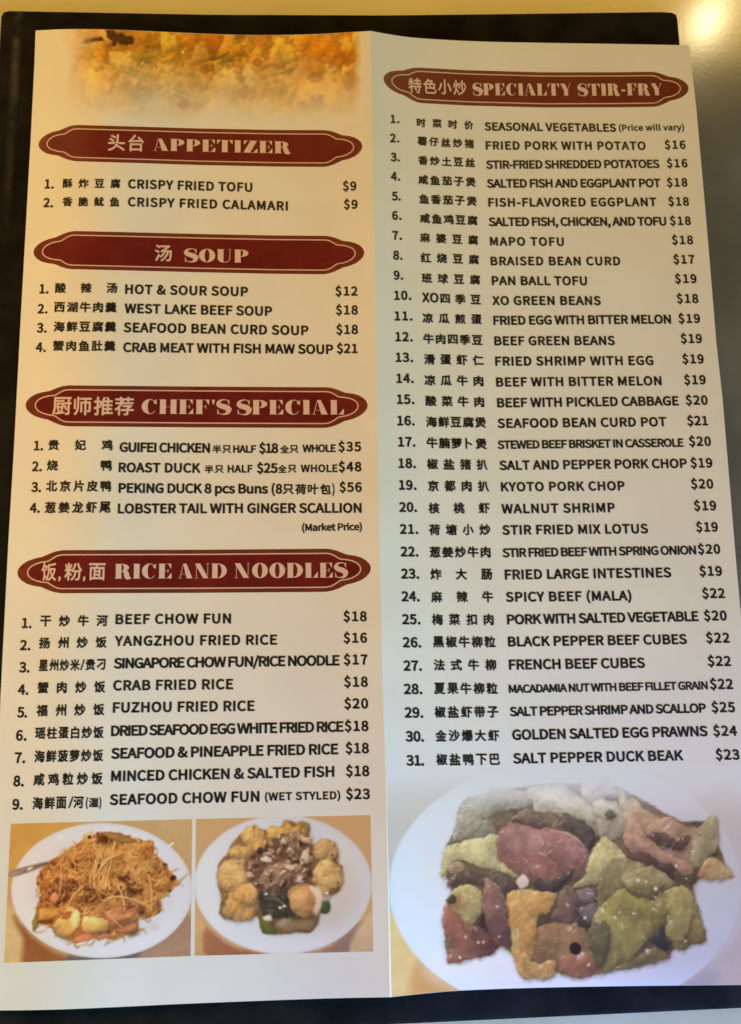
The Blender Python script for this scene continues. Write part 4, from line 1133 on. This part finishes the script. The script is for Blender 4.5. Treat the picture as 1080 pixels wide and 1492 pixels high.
PIECES = [
    # pale cabbage along the back of the heap
    (T1((160, 500), (240, 250), (400, 190), (520, 120), (860, 150), (930, 260), (820, 320), (560, 350), (430, 450), (380, 570), (200, 620), (120, 640)), (170, 162, 148), (150, 143, 124)),
    (T1((180, 560), (300, 480), (480, 430), (560, 520), (540, 580), (330, 620), (190, 640)), (146, 138, 118), None),
    (T1((520, 330), (570, 290), (650, 340), (600, 370)), (116, 106, 94), None),
    (T1((860, 120), (1080, 90), (1250, 100), (1300, 300), (1100, 330), (900, 260)), (180, 173, 158), (172, 164, 142)),
    (T2((0, 230), (180, 185), (330, 205), (470, 290), (570, 370), (650, 490), (630, 650), (540, 600), (400, 540), (230, 440), (0, 410)), (186, 178, 158), (168, 160, 136)),
    (T2((240, 440), (420, 480), (560, 580), (620, 690), (520, 800), (420, 660), (300, 610)), (96, 84, 76), (76, 64, 60)),
    (T2((480, 90), (640, 60), (780, 130), (800, 330), (660, 330), (560, 360), (460, 280)), (184, 178, 164), None),
    (T2((560, 360), (660, 300), (800, 330), (910, 500), (890, 650), (740, 700), (640, 670)), (178, 170, 146), (160, 150, 128)),
    (T2((800, 190), (950, 300), (1020, 420), (1090, 600), (1090, 860), (930, 830), (880, 670), (860, 480)), (180, 162, 132), (172, 140, 114)),
    (T2((665, 290), (720, 262), (800, 268), (795, 300), (720, 318)), (112, 104, 96), None),
    (T2((670, 450), (735, 390), (795, 450), (735, 490)), (98, 90, 80), None),
    (T2((860, 250), (900, 225), (965, 265), (910, 300)), (136, 129, 120), None),
    # meat folds on the right
    (T3((0, 300), (60, 320), (130, 400), (260, 470), (400, 480), (520, 560), (640, 572), (780, 475), (850, 500), (835, 780), (760, 880), (640, 990), (520, 1000), (300, 800), (160, 660), (60, 500)), (164, 134, 106), (156, 126, 100)),
    (T3((640, 600), (790, 475), (855, 505), (838, 780), (760, 880), (640, 990), (560, 900), (600, 760)), (152, 140, 104), (146, 128, 98)),
    (T3((170, 650), (320, 630), (430, 690), (530, 650), (580, 720), (480, 800), (380, 785), (250, 745)), (98, 76, 66), (88, 68, 60)),
    (T3((-60, 640), (60, 620), (170, 690), (330, 810), (480, 890), (560, 900), (620, 990), (520, 1060), (430, 980), (250, 900), (80, 810), (-60, 760)), (176, 138, 112), (160, 124, 102)),
    (T3((-60, 830), (100, 830), (230, 900), (400, 960), (440, 1090), (300, 1010), (120, 920), (-40, 900)), (92, 70, 60), None),
    (T3((580, 1140), (640, 980), (760, 1010), (640, 1110)), (86, 66, 46), None),
    (T3((650, 1060), (700, 940), (790, 868), (920, 930), (1010, 1045), (880, 1092), (720, 1092)), (174, 144, 100), (164, 126, 86)),
    # yellow-green leaf and the big slice of meat
    (T1((200, 655), (330, 620), (580, 575), (600, 700), (585, 800), (650, 880), (790, 990), (700, 990), (540, 920), (400, 895), (260, 840), (130, 850), (60, 1000), (15, 960), (40, 740), (120, 680)), (186, 175, 128), (176, 160, 114)),
    (T1((580, 575), (640, 500), (720, 440), (880, 490), (1000, 520), (1100, 530), (1290, 560), (1380, 650), (1465, 770), (1480, 870), (1420, 970), (1200, 1060), (980, 1080), (840, 1010), (650, 880), (590, 800)), (152, 112, 103), (142, 98, 86)),
    (T1((700, 440), (860, 320), (960, 400), (1100, 500), (1000, 530), (880, 500)), (128, 106, 92), (104, 86, 74)),
    (T2((525, 870), (640, 700), (720, 685), (840, 800), (912, 900), (900, 1010), (800, 1070), (560, 1140), (350, 1180), (480, 1040)), (184, 175, 118), (176, 160, 112)),
    (T1((80, 900), (130, 850), (200, 850), (250, 910), (180, 960), (100, 950)), (162, 136, 102), None),
    (T4((90, 100), (180, 10), (300, 0), (420, 40), (640, 30), (770, 150), (700, 195), (520, 150), (380, 130), (260, 120), (110, 165)), (96, 80, 66), (108, 82, 72)),
    # left foot of the heap
    (T4((60, 330), (110, 330), (210, 400), (260, 560), (330, 520), (400, 560), (480, 640), (560, 650), (595, 720), (540, 800), (380, 840), (230, 880), (100, 892), (88, 840), (105, 700), (48, 620), (28, 500)), (160, 106, 82), (142, 92, 74)),
    (T4((320, 560), (400, 540), (500, 640), (580, 700), (540, 800), (380, 835), (340, 700)), (128, 82, 72), (108, 66, 58)),
    (T4((90, 235), (160, 170), (300, 125), (420, 200), (432, 330), (380, 450), (300, 555), (250, 560), (215, 440), (125, 350)), (184, 166, 110), (166, 124, 84)),
    (T4((70, 270), (110, 230), (165, 250), (150, 300), (90, 310)), (92, 74, 44), None),
    (T4((440, 140), (480, 55), (560, 130), (640, 240), (665, 360), (695, 560), (712, 740), (620, 700), (560, 650), (500, 640), (440, 480), (425, 330)), (142, 106, 92), (112, 78, 74)),
    (T4((370, 500), (430, 390), (450, 500), (500, 600), (440, 580)), (78, 50, 44), None),
    # middle
    (T5((200, 250), (330, 215), (395, 250), (395, 570), (250, 570), (150, 530), (210, 420)), (128, 104, 84), (116, 86, 74)),
    (T5((0, 130), (150, 150), (380, 40), (300, 200), (180, 265), (0, 250)), (82, 70, 62), None),
    (T5((20, 560), (60, 490), (150, 495), (130, 580), (20, 620)), (88, 70, 50), None),
    (T5((0, 620), (200, 565), (390, 585), (480, 600), (520, 650), (620, 650), (710, 700), (790, 900), (770, 1020), (640, 1080), (430, 1106), (220, 1072), (185, 960), (60, 975), (-20, 890)), (146, 114, 76), (138, 98, 68)),
    (T5((240, 900), (420, 860), (600, 890), (640, 1000), (430, 1090), (250, 1060)), (158, 108, 78), None),
    (T5((400, 265), (560, 215), (690, 225), (755, 320), (715, 430), (690, 560), (620, 645), (480, 605), (400, 575)), (90, 78, 69), (80, 68, 60)),
    (T5((620, 190), (785, 115), (745, 250), (690, 225)), (70, 58, 46), None),
    (T5((420, 265), (560, 225), (590, 290), (560, 370), (460, 370)), (132, 116, 108), None),
    (T5((440, 420), (620, 380), (670, 470), (620, 560), (480, 540)), (108, 96, 86), None),
    (T5((580, 340), (660, 280), (740, 330), (700, 420), (610, 380)), (66, 54, 48), None),
    # greens on the right
    (T6((-150, 60), (-40, -60), (120, -40), (250, 10), (60, 200), (-60, 330), (-120, 430), (-180, 340)), (140, 128, 84), (132, 120, 80)),
    (T6((-190, 420), (-110, 330), (60, 200), (100, 260), (260, 300), (335, 330), (322, 500), (300, 600), (200, 720), (90, 860), (0, 905), (-120, 930), (-230, 760), (-240, 560)), (150, 139, 78), (120, 108, 64)),
    (T6((-250, 560), (-140, 480), (-60, 560), (-80, 760), (-150, 900), (-230, 800)), (108, 100, 66), (96, 86, 56)),
    (T6((50, 60), (250, 15), (420, 80), (482, 165), (380, 245), (250, 295), (130, 245), (45, 180)), (154, 141, 98), (136, 121, 80)),
    (T6((330, 300), (400, 245), (450, 430), (405, 560), (340, 605), (308, 480)), (142, 130, 78), (128, 116, 66)),
    (T6((280, 660), (340, 605), (412, 520), (475, 690), (420, 755), (330, 715)), (66, 57, 55), None),
    (T6((690, 350), (722, 440), (778, 640), (720, 695), (655, 692), (590, 620), (650, 470)), (130, 114, 66), (116, 98, 58)),
    (T6((455, 665), (560, 640), (650, 665), (605, 752), (540, 755)), (106, 92, 54), None),
    (T6((395, 260), (480, 195), (600, 195), (690, 340), (630, 560), (565, 645), (480, 655), (412, 600), (440, 460)), (162, 150, 92), (148, 137, 78)),
    (T6((120, 830), (250, 740), (340, 718), (435, 790), (400, 832), (250, 882), (60, 918), (-60, 930)), (122, 106, 66), None),
    # the pale stalk
    ([(737.8, 1302.6), (742, 1336.7), (746.7, 1385.6), (757, 1422.6), (780, 1425), (800, 1425.6), (809, 1416), (809.6, 1402), (800, 1399.5), (790, 1405), (778, 1401), (775, 1400), (777, 1393), (781, 1366), (781, 1341), (790, 1332), (798, 1331.5), (803, 1325), (810, 1303), (806, 1299), (780, 1297), (764, 1296)], (196, 168, 108), (188, 142, 80)),
    ([(746, 1380), (752, 1400), (757, 1422), (785, 1425), (803, 1424), (809, 1414), (809, 1402), (799, 1400), (790, 1405), (776, 1402), (770, 1390)], (192, 146, 82), None),
]
for pts, c_, c2_ in PIECES:
    cv.poly(pts, c_, fade=c2_, **veg)
# fibres and soft folds following no one direction
for q in cv.inside(base3, 240):
    a = rng.uniform(0, 3.14)
    L = rng.uniform(6, 20)
    k_ = (200, 186, 152) if rng.random() < .5 else (92, 74, 52)
    cv.stroke([q, (q[0] + math.cos(a) * L * .5 + rng.normal(0, 2), q[1] + math.sin(a) * L * .5), (q[0] + math.cos(a) * L, q[1] + math.sin(a) * L)], rng.uniform(1.0, 2.8), vary(k_, .08), .20, 2.4)
cv.I *= (1 + .26 * fbm(cv.X, cv.Y, 30, 501) * fd + .16 * fbm(cv.X, cv.Y, 8, 531) * fd)[..., None]
# folds, veins and rims read off the photograph
for pts, w_, c_, a_ in [(T1((520, 140), (470, 240), (430, 340)), 3, (140, 130, 116), .6), (T2((300, 190), (350, 230), (390, 270)), 3, (140, 132, 124), .5), (T2((150, 600), (330, 640), (430, 700), (510, 810)), 2.4, (196, 168, 160), .7),
                        (T2((20, 660), (90, 700), (60, 760)), 2, (206, 176, 166), .6), (T4((660, 230), (690, 450), (720, 700)), 2.2, (120, 84, 60), .5), (T4((770, 560), (780, 640)), 2.4, (226, 200, 140), .7), (T4((830, 720), (850, 830), (880, 900)), 2, (222, 186, 116), .5), (T4((540, 110), (590, 160)), 1.8, (208, 176, 164), .8), (T4((600, 220), (630, 250)), 1.8, (208, 176, 164), .7),
                        (T6((60, 200), (180, 280), (330, 250)), 3.4, (98, 88, 48), .6), (T6((480, 210), (500, 380), (470, 560)), 2.4, (176, 164, 110), .5), (T6((560, 220), (600, 380), (560, 560)), 2.2, (136, 124, 70), .5), (T6((660, 380), (640, 520), (590, 640)), 2.2, (96, 84, 44), .6), (T5((850, 570), (860, 630)), 1.8, (214, 204, 160), .8), (T5((530, 850), (570, 890)), 1.6, (206, 170, 130), .7), (T5((500, 275), (570, 285)), 1.8, (210, 200, 196), .8), (T3((540, 660), (600, 760), (560, 900)), 2.6, (132, 104, 80), .5), (T2((640, 700), (560, 800), (500, 1000)), 2, (150, 140, 94), .4)]:
    cv.stroke(pts, w_, c_, a_, 1.8)
cv.ell(838.5, 1382.5, 8.5, 9.5, (46, 26, 22), soft=2, tex=.2, warp=2, rim=0)
cv.poly(T4((755, 90), (830, 22), (885, 85), (870, 140), (800, 172)), (220, 196, 174), tex=.05, rim=.10, rimw=2, warp=1, halo=.2)
for pts in [T2((120, 720), (150, 760)), T2((220, 730), (260, 700)), T2((130, 830), (160, 800)), T2((40, 820), (70, 850)), T2((130, 910), (200, 930)), T2((300, 800), (330, 780)), T2((440, 950), (470, 900)), T2((460, 790), (480, 810)), T2((340, 950), (380, 970)), T2((0, 980), (40, 950)), T1((830, 810), (870, 850)), T1((930, 900), (980, 890)), T1((920, 610), (980, 600)), T1((980, 640), (1010, 650)), T1((1000, 770), (1050, 780)), T2((230, 550), (290, 510)), T1((280, 430), (300, 460)), T1((450, 400), (470, 420))]:
    cv.stroke(pts, rng.uniform(1.4, 2.6), (206, 174, 160), .55, 2.2)
for q in T4((265, 645), (385, 695), (435, 695), (570, 345), (205, 840), (590, 640), (160, 180), (320, 250)) + T5((315, 395), (490, 520), (785, 520), (1010, 155), (830, 465), (420, 895), (525, 985), (610, 550), (670, 450), (980, 480)) + T6((180, 140), (335, 215), (330, 285), (590, 665), (260, 745), (250, 150), (310, 390), (470, 500), (140, 425)) + T3((445, 960), (70, 1100), (240, 1180), (540, 1080)):
    cv.ell(q[0], q[1], rng.uniform(1.4, 3.2), rng.uniform(1.2, 2.4), (226, 214, 190), rot=rng.uniform(0, 90), soft=1.8, tex=.05, warp=2, rim=0, alpha=.85)
for q in cv.inside(base3, 70):
    cv.ell(q[0], q[1], rng.uniform(.7, 1.8), rng.uniform(.6, 1.2), vary((74, 58, 44), .1), rot=rng.uniform(0, 180), soft=1.6, tex=.1, warp=2, rim=0, alpha=.5)
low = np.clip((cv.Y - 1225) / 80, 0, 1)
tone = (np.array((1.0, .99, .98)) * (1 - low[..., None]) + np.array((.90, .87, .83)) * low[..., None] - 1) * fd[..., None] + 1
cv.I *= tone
cv.soften(1)
# the print fades out into the paper towards its top
fade = np.clip((cv.Y - 1118 - 26 * fbm(cv.X, cv.Y, 50, 77)) / 84, 0, 1)
fade = (fade * fade * (3 - 2 * fade))[..., None]
plate_fade = np.clip((cv.Y - 1118) / 40, 0, 1)[..., None]
cv.I = cv.I * fade + PAPER3 * (1 - fade)
by = 1113.0
nu, nv = 520, 320
u = np.linspace(0, 1, nu)
topline = np.stack([np.interp(by, FOLD_PX[:, 1], FOLD_PX[:, 0]) + .6 + u * (1100.4 - np.interp(by, FOLD_PX[:, 1], FOLD_PX[:, 0]) - .6), np.full(nu, by)], 1)
botline = by_x(BOT_R, u)
botline[:, 1] -= .25
v = np.linspace(0, 1, nv)
yy = by + (botline[None, :, 1] - by) * v[:, None]
fx_ = np.interp(yy, FOLD_PX[:, 1], FOLD_PX[:, 0]) + .6
rx_ = np.interp(yy, [p[1] for p in RIGHT_E], [p[0] for p in RIGHT_E]) - .4
xx = fx_ + (rx_ - fx_) * u[None, :]
bot_y = np.interp(xx, smooth_line(BOT_R, 2)[:, 0], smooth_line(BOT_R, 2)[:, 1]) - .3
yy = by + (bot_y - by) * v[:, None]
px = np.stack([xx.T.ravel(), yy.T.ravel()], 1)
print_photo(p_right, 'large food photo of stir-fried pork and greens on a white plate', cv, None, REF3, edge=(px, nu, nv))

# ---------------- picture bleeding off the head of the left panel, fading downwards
REF0 = (216, 181, 122)
PAPER0 = np.array(REF0, float)
cv = Canvas(84, 38, 540, 186, (206, 140, 50))
v0 = 1 + .9 * fbm(cv.X, cv.Y, 34, 301)
cv.I = np.array((208, 142, 52.)) * v0[..., None]
zt = lambda pts: Z(80, 40, 4.696, pts)
zr = lambda pts: Z(300, 40, 4.5, pts)
for i in range(150):
    x, y = rng.uniform(100, 530), 40 + 130 * rng.random() ** 1.2
    c_ = [(218, 160, 70), (196, 122, 36), (178, 106, 30), (224, 174, 92), (180, 128, 48), (206, 140, 52)][rng.integers(0, 6)]
    cv.ell(x, y, rng.uniform(6, 22), rng.uniform(4, 11), vary(c_, .05), rot=rng.uniform(0, 180), soft=rng.uniform(3, 8), tex=.12, ts=8, warp=20, rim=.1, rimw=3, alpha=.8, relief=.25, gloss=.2)
for pts, c_ in [([(530, 30), (720, 40), (700, 130), (600, 120), (540, 80)], (186, 112, 28)), ([(730, 40), (860, 60), (840, 150), (740, 170)], (214, 158, 50)), ([(520, 170), (640, 170), (660, 220), (560, 250)], (168, 122, 36)), ([(850, 60), (1080, 50), (1080, 200), (880, 130)], (190, 112, 26)), ([(660, 190), (880, 180), (860, 260), (700, 250)], (196, 132, 40)), ([(390, 180), (470, 170), (580, 290), (430, 310), (380, 250)], (218, 162, 78)), ([(1000, 110), (1050, 200), (920, 250), (950, 160)], (218, 160, 72)), ([(300, 90), (380, 120), (380, 240), (310, 220)], (186, 124, 44)), ([(950, 260), (1080, 220), (1080, 290), (980, 300)], (176, 112, 24))]:
    cv.poly(zt(pts), c_, soft=4, tex=.14, ts=9, warp=16, rim=.04, alpha=.85, relief=.25, gloss=.2)
for pts, c_ in [([(90, 200), (150, 155), (180, 190), (150, 230), (90, 240)], (146, 106, 34)), ([(0, 60), (110, 60), (80, 150), (10, 150)], (180, 98, 22)), ([(600, 80), (820, 60), (960, 70), (980, 230), (860, 260), (720, 200), (640, 180)], (204, 122, 26)), ([(440, 120), (560, 130), (590, 210), (500, 230), (430, 180)], (208, 156, 66)), ([(660, 240), (780, 230), (800, 310), (680, 320)], (196, 118, 26)), ([(880, 90), (950, 90), (960, 140), (900, 140)], (232, 180, 72)), ([(420, 290), (560, 240), (600, 210), (560, 300), (440, 320)], (176, 124, 40)), ([(170, 120), (270, 130), (260, 190), (180, 190)], (178, 118, 28)), ([(120, 330), (240, 360), (220, 440), (120, 410)], (210, 154, 82))]:
    cv.poly(zr(pts), c_, soft=4, tex=.14, ts=9, warp=16, rim=.04, alpha=.85, relief=.25, gloss=.2)
cv.ell(375.5, 91, 10.5, 8.5, (222, 166, 78), soft=2, tex=.1, rim=0)
cv.ell(375.5, 91, 8.5, 7, (168, 102, 24), soft=2, tex=.1, rim=0)
cv.stroke(zr([(415, 310), (470, 320), (560, 270)]), 2.4, (110, 84, 20), .8, 2)
cv.stroke(zr([(20, 215), (90, 200), (150, 165)]), 4, (92, 74, 24), .8, 2)
for pts in [[(180, 95), (230, 65), (330, 60), (350, 95), (270, 95), (200, 108)], [(350, 30), (400, 20), (440, 45), (530, 65), (535, 110), (490, 125), (430, 90), (370, 85)], [(400, 90), (440, 85), (420, 130), (390, 120)]]:
    cv.poly(zt(pts), (78, 42, 14), soft=2, tex=.2, ts=5, warp=9, rim=0)
cv.poly(zt([(300, 15), (340, 12), (360, 90), (340, 95), (318, 60)]), (224, 162, 112), soft=1.6, tex=.08, warp=3, rim=.1)
cv.poly(zt([(230, 25), (300, 20), (310, 60), (270, 60)]), (220, 158, 96), soft=3, tex=.08, warp=4, rim=.1)
for i in range(46):
    x, y = rng.uniform(110, 520), rng.uniform(46, 120)
    cv.ell(x, y, rng.uniform(1, 3.4), rng.uniform(.8, 2), vary([(240, 204, 120), (130, 86, 20), (120, 104, 30)][rng.integers(0, 3)], .06), rot=rng.uniform(0, 180), soft=1.5, tex=.1, warp=3, rim=0, alpha=.7)
cv.I *= (1 + .20 * fbm(cv.X, cv.Y, 26, 611) + .35 * fbm(cv.X, cv.Y, 9, 661, 3))[..., None]
cv.I = cv.I * np.array((1.02, .92, .56))
cv.soften(2)
fl = fbm(cv.X, cv.Y, 46, 41)
f_ = np.clip((178 + 40 * fl - cv.Y) / 96, 0, 1) ** 1.0
f_ = f_ * np.clip((cv.X - 98 - 30 * fbm(cv.X, cv.Y, 30, 61)) / 44, 0, 1) * np.clip((527 + 10 * fbm(cv.X, cv.Y, 20, 88) - cv.X) / 12, 0, 1)
f_ = (f_ * (1.0 - .0 * f_))[..., None]
cv.I = cv.I * f_ + PAPER0 * (1 - f_)
cv.poly([(258, 150), (270, 146), (278, 152), (266, 160)], (172, 128, 84), soft=5, tex=.1, rim=0, alpha=.5)
cv.stroke([(226, 131), (238, 127)], 1.2, (150, 100, 50), .5)
cv.stroke([(238, 127), (262, 137), (284, 146)], 1.2, (240, 206, 150), .5)
nu, nv = 440, 140
xs = np.linspace(90, 533, nu)
tl = smooth_line(TOP_L, 2)
ty = np.interp(xs, tl[:, 0], tl[:, 1]) + .25
v = np.linspace(0, 1, nv)
yy = ty[:, None] + (180 - ty[:, None]) * v[None, :]
px = np.stack([np.repeat(xs, nv), yy.ravel()], 1)
print_photo(p_left, 'faded food photo bleeding off the top edge', cv, None, REF0, edge=(px, nu, nv))
